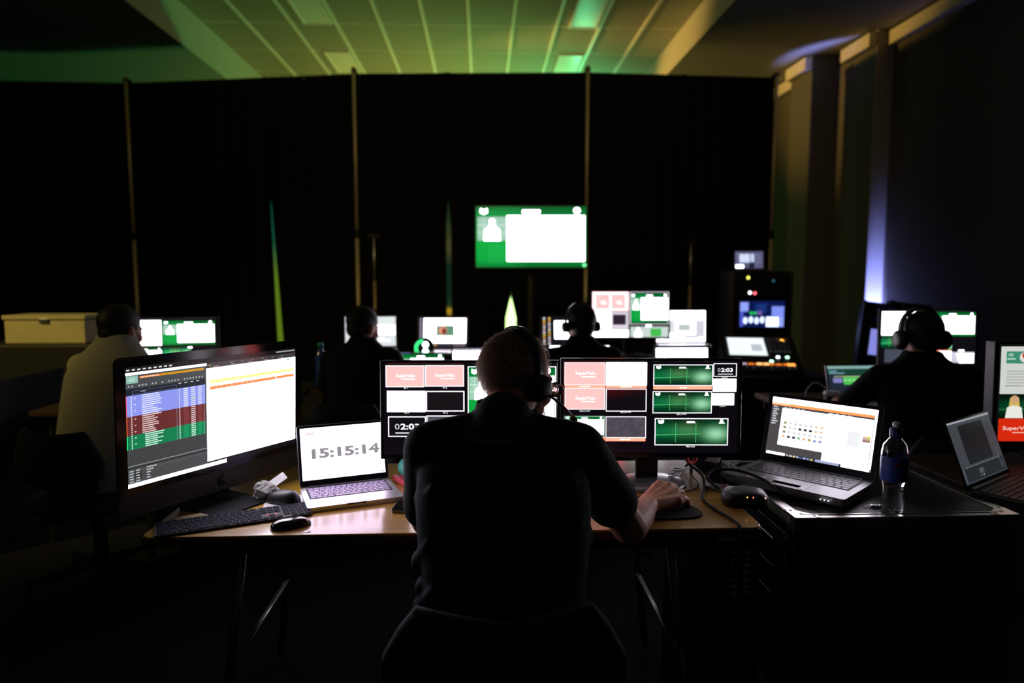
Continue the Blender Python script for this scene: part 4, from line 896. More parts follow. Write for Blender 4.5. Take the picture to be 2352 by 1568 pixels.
sh.chain([(.075, 1.67, 1.045), S_R, S_R.lerp(E_R, .42), S_R.lerp(E_R, .64)], [.075, .071, .068, .070], 20)
sh.chain([(.03, 1.67, 1.05), S_L, S_L.lerp(E_L, .5), S_L.lerp(E_L, .78)], [.075, .069, .064, .066], 20)
sh.chain([(.045, 1.645, 1.05), (.05, 1.66, 1.095)], [.11, .075], 20)
rnd = random.Random(4)
for k in range(16):   # cloth folds
    z = rnd.uniform(.66, .98); sx = rnd.choice((-1, 1)); x0 = .05 + sx * rnd.uniform(.10, .18); y0 = 1.50 + (z - .6) * .32
    sh.chain([(x0, y0 - .085, z), (x0 + sx * .02, y0 - .02, z - .05 + rnd.uniform(-.02, .02)), (x0 + sx * .01, y0 + .07, z - .07)], [.012, .03, .012], 8)
sh.chain([(-.14, 1.52, .735), (-.135, 1.60, .725)], [.02, .02], 10)
polo = fobj('polo_shirt', sh, .006, NAVY, man, 5)
col = MB(); rings = []
for k in range(25):
    a = R(-58 - 244 * (k / 24) + 90 - 180 + 64); c = Vector((.066, 1.705, 1.106)); d = Vector((math.cos(a), math.sin(a), 0))
    lo = c + d * .088 + Vector((0, 0, -.036 + .0 * k)); hi = c + d * .076 + Vector((0, -.004, .030)); mid = c + d * .093 + Vector((0, 0, -.018))
    rings.append([lo, mid, hi + d * .004, hi - d * .002, c + d * .078 + Vector((0, 0, -.03))])
col.loft(rings).build('collar', NAVY, man, True)
tro = MB()
tro.chain([(.05, 1.50, .51), (.05, 1.46, .52)], [.125, .12], 20)
for sx in (-1, 1):
    tro.chain([(.05 + sx * .09, 1.49, .51), (.05 + sx * .15, 1.93, .53), (.05 + sx * .16, 1.97, .10)], [.088, .066, .05], 18)
    MB().rbox(-.045, .045, -.09, .17, 0, .085, .03, 3).build('shoe', BLACKP, man, True, tx(.05 + sx * .16, 1.97, 0, 0, 0, -sx * 8))
tobj = fobj('trousers', tro, .009, TROU, man, 3)
# lettering across the shoulders, laid on the cloth
bv = BVHTree.FromPolygons([v.co[:] for v in polo.data.vertices], [list(f.vertices) for f in polo.data.polygons])
vs_, fs_, tw, th = text_geo('ct-ireland.ie', .004); lt = MB(); pv = []
for a, b in vs_:
    o = Vector((-.032 + a / tw * .10, 1.2, 1.066 + b / th * .0125)); h = bv.ray_cast(o, Vector((0, 1, 0)))
    pv.append((h[0] - Vector((0, .0012, 0))) if h[0] else o + Vector((0, .4, 0)))
lt.add(pv, fs_); lt.build('back_lettering', mat('grey_print', (.5, .5, .48), .7), man, label='grey lettering across the upper back')
# hair: cropped at the back and sides, thin on top, beard along the jaw
HAIRC = mat('greying_hair', (.62, .44, .29), .5); HAIRD = mat('dark_scalp_hair', (.13, .09, .06), .7)
def keep_main(p, rnd):
    if p.y > .055 - max(0, -p.z + .02) * .5: return False
    if p.z < -.035 and p.y > -.03: return False
    if p.z < -.05: return False
    if p.z > .075: return rnd.random() < .35
    return True
cap_ = MB(); Ms = HM @ Matrix.Scale(hs, 4)
cap_.loft([[(.0765 * math.sin(a) * math.cos(q), -.014 + .0957 * math.sin(a) * math.sin(q) - (.02 if math.sin(q) > 0 and a > 1.2 else 0), .035 + .0886 * math.cos(a)) for q in [2 * math.pi * i / 36 for i in range(36)]] for a in [.05 + k * (2.35 - .05) / 14 for k in range(15)]], True, Ms)
cap_.build('cropped_hair', HAIRD, man, True)
hair_strands(man, HM, hs, keep_main, 9000, HAIRC, (.009, .017))
hair_strands(man, HM, hs, lambda p, r: p.z < -.04 and (p.y > .0 or abs(p.x) > .03), 3800, mat('beard_hair', (.36, .19, .10), .6), (.006, .012), 5, (.058, .064, .058), (0, .034, -.062), 'beard')
# his headset and glasses
headphones('headset', 'black headset with a boom microphone on the grey-haired man', HM, hs, mic=[(.106, .004, -.012), (.118, .03, -.03), (.122, .06, -.052), (.115, .088, -.070), (.103, .108, -.083)], pad=.034, wide=.011, tilt=8, single=True)
gs = thing('eyeglasses', 'glasses on the grey-haired man, one lens showing past his cheek', 'glasses'); 
GF = mat('glasses_frame', (.02, .018, .02), .3); LENS = mat('lens', (.9, .9, .95), .03, trans=1., ior=1.4)
for sx in (-1, 1):
    lens = [(sx * .034 + .025 * math.cos(q) * (1.0), .018 * math.sin(q)) for q in [2 * math.pi * i / 28 for i in range(28)]]
    Lm = Ms @ tx(0, .108, -.004, 90)
    MB().prism(lens, -.001, .001, Lm).build('lens', LENS, gs, True)
    MB().tube([Lm @ Vector((x, y, 0)) for x, y in lens + [lens[0]]], .0016, 6).build('rim', GF, gs, True)
    MB().tube([Ms @ Vector(q) for q in ((sx * .059, .108, .006), (sx * .070, .098, .009), (sx * .079, .03, .012), (sx * .081, -.012, .004))], .0022, 8).build('temple', GF, gs, True)
MB().tube([Ms @ Vector(q) for q in ((-.010, .109, .0), (0, .113, .003), (.010, .109, .0))], .0016, 6).build('bridge', GF, gs, True)
chair('dark office chair the grey-haired man sits on', (.045, 1.585, 0), 0, .44, .778, .52, dip=.04)

# ------------------------------------------------------------------ the people farther back
def seated(label, loc, rz, shirt, hairm, hyaw=0, hpitch=-8, lean=0., arms=None, hz=0., sleeve=.6, cap=True, trouser=TROU, wide=1., head_dx=0., hair_r=(.083, .101, .09), hunch=0.):
    t = thing('person', label, 'person', loc, rz, None)
    f = 1 + lean
    HMl = tx(head_dx, .145 * f + .0, 1.155 + hz, hpitch, 0, hyaw)
    b = MB(); head_volumes(b, HMl, 1.0)
    b.chain([(0, .11 * f, 1.0), (head_dx * .6, .125 * f, 1.06), (head_dx, .135 * f, 1.13 + hz)], [.075, .062, .056], 16)
    b.chain([(0, 0, .52), (0, .06 * f, .8), (0, .1 * f, .98)], [.09, .1, .09], 16)
    arms = arms or (((-.25, .22, .78), (-.12, .46, .78)), ((.25, .22, .78), (.12, .46, .78)))
    s_ = MB(); s_.loft([ring(0, cy * f - hunch * .5 * max(0, z - .8), z + hunch * max(0, z - .8) / .2, rx * wide, ry * (1 + hunch), 32) for z, cy, rx, ry in ((.47, 0, .165, .125), (.6, .005, .172, .128), (.72, .03, .175, .128), (.84, .06, .188, .13), (.94, .088, .198, .124), (1.0, .105, .178, .104), (1.04, .118, .125, .086), (1.075, .125, .084, .074), (1.10, .13, .072, .068))])
    for sx, (el, wr) in zip((-1, 1), arms):
        S = Vector((sx * .178 * wide, .105 * f, .972 + hunch * .8)); el = Vector(el); wr = Vector(wr)
        b.chain([S, el, wr], [.05, .043, .028]); d = (wr - el); hand_volumes(b, wr, d, (0, 0, 1), 1 if sx < 0 else -1, 1., .45)
        e2 = S.lerp(el, min(1, sleeve)); s_.chain([(0, .105 * f, .985 + hunch), S, e2] + ([el.lerp(wr, sleeve - 1)] if sleeve > 1 else []), [.075, .064, .058] + ([.042] if sleeve > 1 else []), 16)
    me = fused(b, .0065, 3); me.materials.append(SKIN); o = bpy.data.objects.new('body', me); COL.objects.link(o); o.parent = t
    me = fused(s_, .009, 4); me.materials.append(shirt); o2 = bpy.data.objects.new('shirt', me); COL.objects.link(o2); o2.parent = t
    eyes(t, HMl)
    if cap:
        hm = MB().ell((0, -.02, .044), hair_r, 28, 18, HMl); hm.ell((0, -.045, -.01), (.068, .062, .06), 20, 12, HMl)
        me = fused(hm, .006, 2); me.materials.append(hairm); o3 = bpy.data.objects.new('hair', me); COL.objects.link(o3); o3.parent = t
    q = MB()
    for sx in (-1, 1):
        q.chain([(sx * .09, 0, .51), (sx * .13, .42, .53), (sx * .13, .46, .09)], [.085, .064, .05], 14)
        MB().rbox(sx * .13 - .045, sx * .13 + .045, .38, .62, 0, .085, .03, 3).build('shoe', BLACKP, t, True)
    q.chain([(-.05, -.03, .52), (.05, -.03, .52)], [.12, .12], 14)
    me = fused(q, .011, 3); me.materials.append(trouser); o4 = bpy.data.objects.new('trousers', me); COL.objects.link(o4); o4.parent = t
    w2 = Matrix.Translation(Vector(loc)) @ Matrix.Rotation(R(rz), 4, 'Z') @ HMl
    return t, w2, o2
DHAIR = mat('dark_hair', (.012, .010, .009), .6); BLKT = mat('black_tee', (.011, .012, .013), .9, spec=.2)
PALE = mat('pale_shirt', (.50, .49, .42), .85, bump=.3, bscale=90)
# man in the pale shirt at the left
p1, h1, _ = seated('man in a pale shirt at the left with his back to us', (-1.82, 3.22, 0), -22, PALE, DHAIR, -2, -10, .25, hz=.03, sleeve=1.7, wide=1.2, hunch=.05)
chair('dark chair of the man in the pale shirt', (-1.80, 3.20, 0), -18, .46, .80, .46)
# dark-haired man left of centre
p2, h2, _ = seated('dark-haired man in black left of centre, face turned to the right', (-.715, 3.88, 0), -6, BLKT, DHAIR, -32, -14, .1, hz=-.01, sleeve=.9)
chair('dark chair of the dark-haired man left of centre', (-.715, 3.86, 0), -6, .46, .78, .44)
# man with headphones right of centre
p3, h3, _ = seated('man in black with headphones before the raised multiview monitor', (.60, 3.88, 0), 4, BLKT, DHAIR, 8, -8, .1, hz=.0, sleeve=.9)
headphones('headset', 'black headphones on the man before the raised multiview monitor', h3, 1.04, pad=.03, m=mat('grey_headset', (.05, .05, .055), .3))
chair('dark chair of the man before the raised multiview monitor', (.60, 3.86, 0), 4, .46, .78, .44)
# man with large headphones at the right
p4, h4, s4 = seated('man in a black t-shirt with large headphones at the right', (2.06, 2.98, 0), -8, BLKT, DHAIR, 6, -10, .1, arms=(((-.30, .27, .80), (-.26, .50, .80)), ((.27, .22, .78), (.18, .46, .78))), hz=.0, sleeve=.8, wide=1.12)
headphones('headset', 'large black headphones on the man at the right', h4, 1.1, pad=.042, wide=.016, m=mat('headphone_shell', (.06, .058, .055), .35))
chair('dark chair of the man with large headphones', (2.06, 2.96, 0), -8, .46, .78, .46)
bv = BVHTree.FromPolygons([v.co[:] for v in s4.data.vertices], [list(f.vertices) for f in s4.data.polygons])
for txt, x0, z0, w_, h_ in (('CREW', .0, .86, .13, .05), ('2019', .0, .79, .13, .05)):
    pass
rnd = random.Random(9); pm = MB()
for r_ in range(2):
    for k in range(4):
        x0 = -.01 + k * .042; z0 = .87 - r_ * .075; pts = [(x0, z0), (x0 + .03, z0 + .004), (x0 + .034, z0 + .05), (x0 + .006, z0 + .046)]; q = []
        for x, z in pts:
            h = bv.ray_cast(Vector((x, -.6, z)), Vector((0, 1, 0))); q.append((h[0] - Vector((0, .003, 0))) if h[0] else Vector((x, -.1, z)))
        pm.add(q, [(0, 1, 2, 3)])
o = pm.build('back_print', mat('tee_print', (.05, .04, .03), .9), p4, label='faded blocky print on the back of the t-shirt'); o['kind'] = 'stuff'
# ================================================================== the desks farther back
def table(label, loc, W, D, rz=0, z=.74):
    t = thing('work_table', label, 'table', loc, rz)
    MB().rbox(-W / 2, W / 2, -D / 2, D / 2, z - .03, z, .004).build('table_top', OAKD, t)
    for sx in (-1, 1):
        for sy in (-1, 1): MB().tube([(sx * (W / 2 - .08), sy * (D / 2 - .07), z - .03), (sx * (W / 2 - .05), sy * (D / 2 - .05), 0)], .015, 8).build('leg', STEEL, t)
    MB().box(-W / 2 + .04, W / 2 - .04, D / 2 - .06, D / 2 - .04, z - .09, z - .03).build('apron', MATTEB, t)
table('wooden table in front of the man in the pale shirt', (-1.75, 4.02, 0), 1.3, .7)
table('wooden table in front of the dark-haired man left of centre', (-.35, 4.62, 0), 1.46, .7)
table('wooden table in front of the man before the raised monitor', (1.0, 4.62, 0), 1.2, .7)
table('wooden table in front of the man with large headphones', (2.42, 3.72, 0), 1.5, .7)
table('wooden table at the right edge carrying the big page monitor', (2.30, 2.38, 0), 1.3, .5)
ZT_ = .74
# left: multiview monitor
p = Pic(.60, .335); p.rect(0, 0, 1, 1, BLK, 0); p.slide(.02, .03, .5, .46); p.show(.51, .04, .98, .46); p.rect(.73, .49, .77, .515, WH, 2)
p.show(.2, .5, .5, .78, frac=.25); p.green(.51, .5, .76, .72, gain=4., logos=False); p.rect(.2, .79, .5, .83, PEACH, 1); p.green(.02, .5, .18, .78); p.slide(.51, .75, .76, .95)
monitor('multiview monitor beside the man in the pale shirt', (-1.83, 3.97, ZT_), 8, 2, .62, .355, 1.045, p, base='flat')
# centre left: upright laptop screen and control tablets
p = Pic(.345, .205); p.rect(0, 0, 1, 1, srgb(215, 218, 225), 0); p.rect(.02, .02, .45, .95, srgb(225, 225, 230), 1); p.figure(.42, .3, .3, .4, WH, 2); p.rect(.3, .55, .45, .75, srgb(60, 190, 110), 2)
p.rect(.55, .03, .98, .27, srgb(232, 240, 240), 1); p.rect(.55, .29, .98, .62, WH, 1); p.rect(.55, .64, .98, .96, srgb(228, 235, 236), 1); p.lines(.65, .74, .25, 2, .06, .02, WH, 2)
sz = thing('riser', 'black box lifting the laptop before the dark-haired man', 'box', (-.77, 4.60, ZT_), 6); MB().rbox(-.19, .19, -.02, .2, 0, .2, .006).build('carton', MATTEB, sz); MB().box(-.1, .1, -.021, -.019, .06, .14).build('panel', BLACKP, sz)
laptop('laptop', 'pale-screened laptop half hidden by the dark-haired man', (-.77, 4.60 + .14, ZT_ + .2), 6, .37, .14, 6, p, GREYM, KEYB, lid_h=.225, keys=False, touch=False)
for k, (x, y, rz, l) in enumerate(((-.92, 4.44, 8, 'small bluish touch panel left of the dark-haired man'), (-.545, 4.44, -4, 'small bluish touch panel right of the dark-haired man'))):
    t = thing('touch_panel', l, 'panel', (x, y, ZT_), rz); MB().rbox(-.075, .075, 0, .12, 0, .02, .004).build('foot', BLACKP, t)
    MB().rbox(-.075, .075, -.003, .012, 0, .105, .004).build('housing', BLACKP, t, xf=tx(0, .02, .12, -18))
    MB().rbox(-.03, .03, .02, .045, .018, .17, .004).build('support', BLACKP, t)
    Pic(.14, .09).rect(0, 0, 1, 1, srgb(90, 100, 140), 0).rect(.05, .1, .5, .9, srgb(200, 205, 240), 1).rect(.55, .1, .95, .6, srgb(170, 180, 230), 1).dashes(.55, .95, .7, .2, 3, srgb(225, 228, 255), 1).build(t, tx(0, .02, .12, -18) @ tx(0, -.0035, .052))
# open laptop with a photo, the bright laptop below it
p = Pic(.345, .216); p.rect(0, 0, 1, 1, srgb(48, 48, 56), 0); p.rect(.1, .02, .985, .5, WH, 1); p.rect(.18, .06, .985, .86, WH, 1); p.rect(.1, .5, .16, .75, WH, 1)
p.rect(.36, .26, .74, .62, srgb(105, 150, 120), 2); p.ell(.5, .44, .09, .15, srgb(225, 150, 120), 3); p.ell(.53, .46, .045, .1, srgb(120, 50, 50), 4); p.lines(.2, .3, .06, 5, .06, .02, srgb(225, 225, 230), 2, 3)
for k in range(9): p.ell(.035, .05 + k * .1, .022, .036, srgb(150 + 20 * (k % 3), 160, 185), 1)
p.rect(.03, .9, .28, .98, WH, 2); p.rect(.3, .91, .38, .96, srgb(200, 130, 60), 2); p.dashes(.74, .98, .91, .05, 6, srgb(150, 130, 130), 2)
sz = thing('riser', 'black box lifting the open laptop with a photo on its screen', 'box', (-.285, 4.82, ZT_), -4); MB().rbox(-.18, .18, -.13, .12, 0, .175, .006).build('carton', MATTEB, sz); MB().box(-.08, .08, -.131, -.129, .05, .12).build('panel', BLACKP, sz)
laptop('laptop', 'open laptop with a dark desktop and a photo of a person on its screen', (-.285, 4.89, ZT_ + .175), -4, .365, .22, 14, p, SILVER, KEYB, lid_h=.236, keys=False)
p = Pic(.345, .205); p.rect(0, 0, 1, 1, WH, 1); p.rect(0, 0, 1, .07, srgb(190, 190, 205), 2); p.dashes(.1, .6, .02, .03, 5, srgb(120, 120, 135), 3)
laptop('laptop', 'laptop with a blank white screen just left of the grey-haired man\'s head', (-.02, 4.50, ZT_), 3, .37, .20, 10, p, GREYM, KEYB, lid_h=.225, keys=False)
p = Pic(.30, .18).show(0, 0, 1, 1, gain=.9)
laptop('laptop', 'small laptop showing green video, top edge over the left monitor', (-.40, 4.43, ZT_), 2, .33, .18, 8, p, GREYM, KEYB, lid_h=.195, keys=False)
cu = thing('warning_card', 'folded yellow card standing beside the small green video laptop', 'card', (-.63, 4.40, ZT_), 20)
MB().loft([[(-.03, 0, 0), (.03, 0, 0), (.03, .002, 0), (-.03, .002, 0)], [(-.012, .028, .2), (.05, .028, .2), (.05, .03, .2), (-.012, .03, .2)]]).build('front_leaf', mat('yellow_card', (.55, .42, .08), .7, emit=None), cu)
MB().loft([[(-.03, .06, 0), (.03, .06, 0), (.03, .062, 0), (-.03, .062, 0)], [(-.012, .03, .2), (.05, .03, .2), (.05, .032, .2), (-.012, .032, .2)]]).build('back_leaf', _M['yellow_card'], cu)
sl = thing('signal_lamp', 'round signal lamp with two white lenses and a green glowing rim', 'lamp', (-.405, 4.75, ZT_))
MB().lathe([(.05, 0), (.05, .012), (.012, .018), (.012, .15)], 20).build('foot', BLACKP, sl, True)
MB().lathe([(.068, 0), (.072, .01), (.072, .03), (.06, .04)], 28, tx(0, .03, .215, 90)).build('housing', BLACKP, sl, True)
for r_ in (.060, .046): MB().tube([(r_ * math.cos(a), -.012, .215 + r_ * math.sin(a)) for a in [R(95 + 170 * k / 16) for k in range(17)]], .0042, 8).build('glow_rim', led('lime', (.05, 1, .28), 1.6), sl, True)
for dz in (.024, -.024): MB().lathe([(.021, 0), (.019, .006), (.008, .009)], 18, tx(.012, -.010, .215 + dz, 90)).build('lens', led('lens', (.6, 1, .8), 7), sl, True)
# centre right: raised multiview monitor and laptops
p = Pic(.54, .325); p.rect(0, 0, 1, 1, BLK, 0); p.rect(.0, .01, .475, .42, (2.8, 1.6, 1.6), 1)
p.brand(.04, .06, .235, .38, 2, .012); p.brand(.245, .06, .44, .38, 2, .012); p.slide(.0, .44, .25, .80, 1); p.rect(.25, .44, .475, .82, srgb(225, 215, 228), 1); p.rect(.27, .50, .44, .72, srgb(48, 36, 50), 2)
p.rect(0, .83, .475, 1, WH, 1); p.show(.50, .04, .99, .68); p.frame(.49, .01, .998, .71, .012, srgb(238, 225, 240), 9); p.rect(.70, .72, .77, .76, WH, 2)
p.rect(.5, .76, .99, .99, srgb(205, 220, 215), 1); p.figure(.6, .78, .1, .2, WH, 2); p.rect(.76, .8, .9, .97, srgb(70, 190, 80), 2)
mt = thing('riser', 'black box lifting the raised multiview monitor', 'box', (1.04, 4.76, ZT_), -3); MB().rbox(-.2, .2, -.14, .14, 0, .15, .006).build('carton', MATTEB, mt); MB().box(-.1, .1, -.141, -.139, .04, .11).build('panel', BLACKP, mt)
monitor('raised multiview monitor with pink and green tiles right of centre', (1.04, 4.74, ZT_ + .15), -3, 4, .555, .345, 1.185, p, base='flat')
p = Pic(.345, .218); p.rect(0, 0, 1, 1, WH, 0); p.rect(.1, .19, .8, .21, srgb(190, 190, 205), 1); p.rect(.14, .3, .38, .72, srgb(228, 230, 240), 1); p.rect(.44, .42, .7, .66, srgb(205, 212, 214), 1)
p.rect(.8, .3, .99, .85, srgb(215, 215, 228), 1); p.lines(.06, .4, .03, 6, .08, .02, srgb(200, 205, 215), 2); p.rect(.58, .78, .86, .9, srgb(212, 214, 226), 1); p.lines(.47, .45, .2, 3, .06, .03, srgb(180, 190, 190), 2)
sz = thing('riser', 'black box lifting the upper one of two white-screened laptops', 'box', (1.40, 4.62, ZT_), 0); MB().rbox(-.18, .18, -.02, .2, 0, .225, .006).build('carton', MATTEB, sz); MB().box(-.1, .1, -.021, -.019, .06, .14).build('panel', BLACKP, sz)
laptop('laptop', 'upper one of two white-screened laptops right of the raised monitor', (1.40, 4.62 + .11, ZT_ + .225), 0, .365, .11, 3, p, SILVER, KEYB, lid_h=.236, keys=False, touch=False)
p2_ = Pic(.345, .205); p2_.rect(0, 0, 1, 1, WH, 0); p2_.rect(.12, .3, .8, .34, srgb(195, 198, 205), 1); p2_.rect(.1, .4, .5, .9, srgb(225, 228, 232), 1); p2_.rect(.55, .45, .66, .8, srgb(200, 206, 206), 1); p2_.rect(.7, .45, .9, .9, srgb(222, 222, 230), 1)
laptop('laptop', 'lower one of two white-screened laptops right of the raised monitor', (1.33, 4.44, ZT_), 0, .365, .17, 8, p2_, SILVER, KEYB, lid_h=.228, keys=False)
p = Pic(.345, .216); p.rect(0, 0, 1, 1, srgb(14, 18, 24), 0)
for c in range(2):
    for k in range(10): p.ell(.06 + c * .11, .06 + k * .095, .026, .036, (srgb(230, 230, 240), srgb(235, 200, 80), srgb(225, 160, 90), srgb(215, 220, 235), srgb(225, 180, 170))[(k + c) % 5], 1)
p.rect(.28, .14, .98, .75, WH, 1)
sz = thing('riser', 'black box lifting the dark-desktop laptop left of the headphoned man', 'box', (.60, 4.82, ZT_), 2); MB().rbox(-.18, .18, -.02, .2, 0, .175, .006).build('carton', MATTEB, sz); MB().box(-.1, .1, -.021, -.019, .06, .12).build('panel', BLACKP, sz)
laptop('laptop', 'laptop with columns of desktop icons behind the headphoned man before the raised monitor', (.605, 4.93, ZT_ + .175), 2, .365, .12, 8, p, SILVER, KEYB, lid_h=.236, keys=False, touch=False)
p = Pic(.40, .22); p.rect(0, 0, 1, 1, WH, 1); p.rect(.4, .9, .6, .93, srgb(200, 200, 210), 2)
laptop('laptop', 'blank white laptop screen behind the neck of the man before the raised monitor', (.655, 4.50, ZT_), 0, .42, .2, 10, p, GREYM, KEYB, lid_h=.24, keys=False)
wb = thing('water_bottle', 'blue water bottle behind the all-in-one computer', 'bottle', (-1.035, 4.40, ZT_))
MB().lathe([(.033, 0), (.036, .01), (.036, .19), (.03, .22), (.016, .245), (.016, .26)], 20).build('body', mat('blue_bottle', (.02, .06, .35), .12, coat=.5), wb, True); MB().lathe([(.019, .26), (.019, .285), (.012, .29)], 16).build('cap', mat('teal_cap', (.02, .3, .25), .4), wb, True)
# ------------------------------------------------------------------ right: man with large headphones
p = Pic(.545, .31); p.rect(0, 0, 1, 1, BLK, 0); p.slide(.01, .02, .5, .46); p.show(.51, .03, .985, .48); p.green(.01, .47, .3, .7, gain=1.6, logos=False); p.green(.6, .52, .75, .73, gain=4.5, logos=False)
p.rect(.55, .735, .75, .755, (1.8, .2, .08), 1); p.rect(.55, .755, .75, .97, WH, 1); p.rect(.55, .97, .75, .99, (1.8, .3, .08), 1); p.rect(.755, .77, .985, .97, srgb(215, 210, 232), 1)
for k in range(4): p.rect(.80 + .01 * k, .80 + k * .05, .985, .825 + k * .05, WH, 2)
p.rect(.82, .73, .88, .76, WH, 1); p.rect(.05, .72, .5, .97, srgb(70, 75, 90), 1)
monitor('multiview monitor behind the head of the man with large headphones', (2.575, 3.82, ZT_), -4, 2, .565, .33, 1.10, p, base='flat')
p = Pic(.33, .19); p.rect(0, 0, 1, 1, srgb(34, 42, 56), 0); p.rect(0, 0, 1, .09, srgb(130, 170, 165), 1); p.rect(0, .12, 1, .26, srgb(22, 66, 50), 1); p.lines(.02, .14, .3, 2, .06, .03, srgb(120, 170, 190), 2)
p.rect(.26, .33, .98, .56, srgb(80, 190, 90), 1); p.dashes(.26, .98, .4, .06, 9, srgb(140, 230, 140), 2, .7); p.rect(.08, .36, .24, .5, srgb(130, 130, 190), 1); p.rect(.1, .3, .6, .33, srgb(160, 170, 120), 1)
p.lines(.3, .66, .5, 4, .07, .035, srgb(150, 160, 205), 1, 4); p.rect(0, .94, 1, .97, srgb(110, 120, 130), 1); p.dashes(.02, .12, .84, .05, 3, srgb(140, 140, 150), 1)
laptop('laptop', 'laptop with a green striped timeline beside the man with large headphones', (2.10, 3.66, ZT_), 2, .35, .2, 18, p, GREYM, KEYB, lid_h=.21, keys=False)
cf = thing('coffee_cup', 'dark paper cup with a white lid at the right desk', 'cup', (1.83, 3.46, ZT_))
MB().lathe([(.028, 0), (.038, .095)], 22).build('cup', mat('cup_green', (.03, .07, .03), .6), cf, True); MB().lathe([(.041, .093), (.042, .1), (.038, .112), (.03, .114)], 22).build('lid', WHITEP, cf, True)
cable('headset_cable', [(1.78, 3.62, ZT_ + .005), (1.775, 3.63, ZT_ + .08), (1.83, 3.64, ZT_ + .13), (1.90, 3.63, ZT_ + .085), (1.93, 3.6, ZT_ + .008)], .004, 'pale cable arching behind the paper cup', mat('pale_cable', (.45, .45, .45), .5))
# mixing console on its case
cc = thing('console_case', 'long black case carrying the lit mixing console', 'case', (1.86, 4.62, 0), -4)
MB().rbox(-.24, .42, -.3, .32, .0, .80, .006).build('shell', MATTEB, cc)
for z in (.06, .4, .78): MB().box(-.245, .425, -.304, -.3, z, z + .018).build('edge_strip', mat('dark_edge2', (.05, .05, .05), .4, .8), cc)
mc = thing('mixing_console', 'lit mixing console with a bright screen and an orange fader row', 'console', (1.92, 4.62, .80), -14)
X = tx(0, 0, .105, 26)
MB().loft([[(-.25, -.24, 0), (.25, -.24, 0), (.25, -.24, .03), (-.25, -.24, .03)], [(-.25, .22, 0), (.25, .22, 0), (.25, .22, .22), (-.25, .22, .22)]]).build('chassis', BLACKP, mc)
def dk_pt(u, v): return Vector((-.25 + .5 * u, .22 - .46 * v, .22 - .19 * v + .001))
sl_ = math.degrees(math.atan2(.19, .46)); XD = tx(0, -.01, .127, sl_ - 90 + 0)
XD = Matrix.Translation((0, -.01, .1265)) @ Matrix.Rotation(R(sl_ - 90), 4, 'X')
p = Pic(.48, .49); p.rect(.08, .05, .60, .58, srgb(232, 238, 240, g=1.2), 2); p.rect(.05, .02, .63, .61, srgb(30, 36, 42), 1); p.rect(.4, .25, .55, .45, srgb(190, 200, 205), 3)
p.dashes(.03, .95, .80, .05, 10, srgb(255, 130, 40), 1, .8); p.dashes(.03, .30, .80, .05, 3, srgb(190, 170, 200), 2, .8); p.dashes(.82, .95, .79, .07, 1, (2.4, .7, .12), 2, .8); p.dashes(.42, .6, .79, .06, 2, (2.0, .9, .3), 2, .8)
p.build(mc, XD @ tx(0, 0, 0), 'lit_panel')
KN = mat('console_knob', (.35, .33, .38), .4); bt_ = MB().rbox(-.011, .011, -.008, .008, 0, .01, .002, 1).mesh('button'); bt_.materials.append(KN)
for r_ in range(6):
    for k in range(5): piece('button', bt_, mc, dk_pt(.66 + k * .058, .09 + r_ * .075), (R(22.4), 0, 0))
for k in range(12): piece('fader_knob', bt_, mc, dk_pt(.07 + k * .075, .93 + .02 * math.sin(k * 2)), (R(22.4), 0, 0), (.8, 1.3, 1.6))
for u, v, c, n_, s in ((.84, .14, (1, .45, .06), 'orange', 6), (.84, .62, (.4, 1, .6), 'mint', 4), (.72, .62, (.8, .9, 1), 'pale', 4), (.62, .74, (.5, 1, .7), 'mint', 4), (.06, .79, (.7, .8, .1), 'olive', 2)):
    q = dk_pt(u, v); MB().lathe([(.013, 0), (.011, .006), (.004, .008)], 12, Matrix.Translation(q) @ Matrix.Rotation(R(22.4), 4, 'X')).build('lit_button', led(n_, c, s), mc)
# rack tower with screens behind the console
rk = thing('rack_tower', 'tall equipment rack with blue screens behind the mixing console', 'rack', (2.62, 6.3, 0), -8)
MB().box(-.28, .28, .02, .55, .0, 1.50).build('cabinet', MATTEB, rk)
for sx in (-1, 1): MB().rbox(sx * .265 - .015, sx * .265 + .015, -.01, .03, .05, 1.50, .003).build('rack_rail', mat('rail_grey', (.10, .09, .085), .5, .6), rk)
for k in range(5): MB().rbox(-.25, .25, -.004, .02, .12 + k * .18, .28 + k * .18, .003).build('rack_unit', BLACKP, rk)
for x, z, c, n_, s in ((-.13, 1.44, (.7, .75, .1), 'yellow', 3), (-.11, 1.30, (.8, .9, 1), 'pale', 8), (-.065, 1.295, (1, .12, .16), 'crimson', 3), (.1, 1.41, (.05, .25, .4), 'teal', .4)):
    MB().lathe([(.014, 0), (.012, .004), (.005, .006)], 12, tx(x, -.006, z, 90)).build('indicator_light', led(n_, c, s), rk)
MB().rbox(-.25, .25, -.006, .02, 1.26, 1.37, .003).build('rack_unit', BLACKP, rk); MB().rbox(-.25, .25, -.002, .02, 1.39, 1.48, .003).build('rack_unit', BLACKP, rk)
MB().rbox(-.22, .22, -.02, .02, .965, 1.235, .004).build('screen_frame', BLACKP, rk)
p = Pic(.41, .245); p.rect(0, 0, 1, 1, srgb(10, 26, 80), 0); p.rect(.02, .05, .2, .4, srgb(150, 165, 255), 1); p.rect(.02, .4, .1, .98, srgb(80, 90, 200), 1); p.rect(.36, .1, .6, .45, srgb(25, 50, 120), 1); p.rect(.6, .6, .88, .98, (1.4, 1.6, 2.2), 1)
p.rect(.72, .2, .99, .62, srgb(130, 150, 250), 1); p.rect(.88, .62, .99, .98, srgb(150, 165, 255), 1)
for k in range(4): p.ell(.14 + k * .125, .75 - .03 * (k % 2), .05, .13, (1.1, 1.3, 1.9), 2)
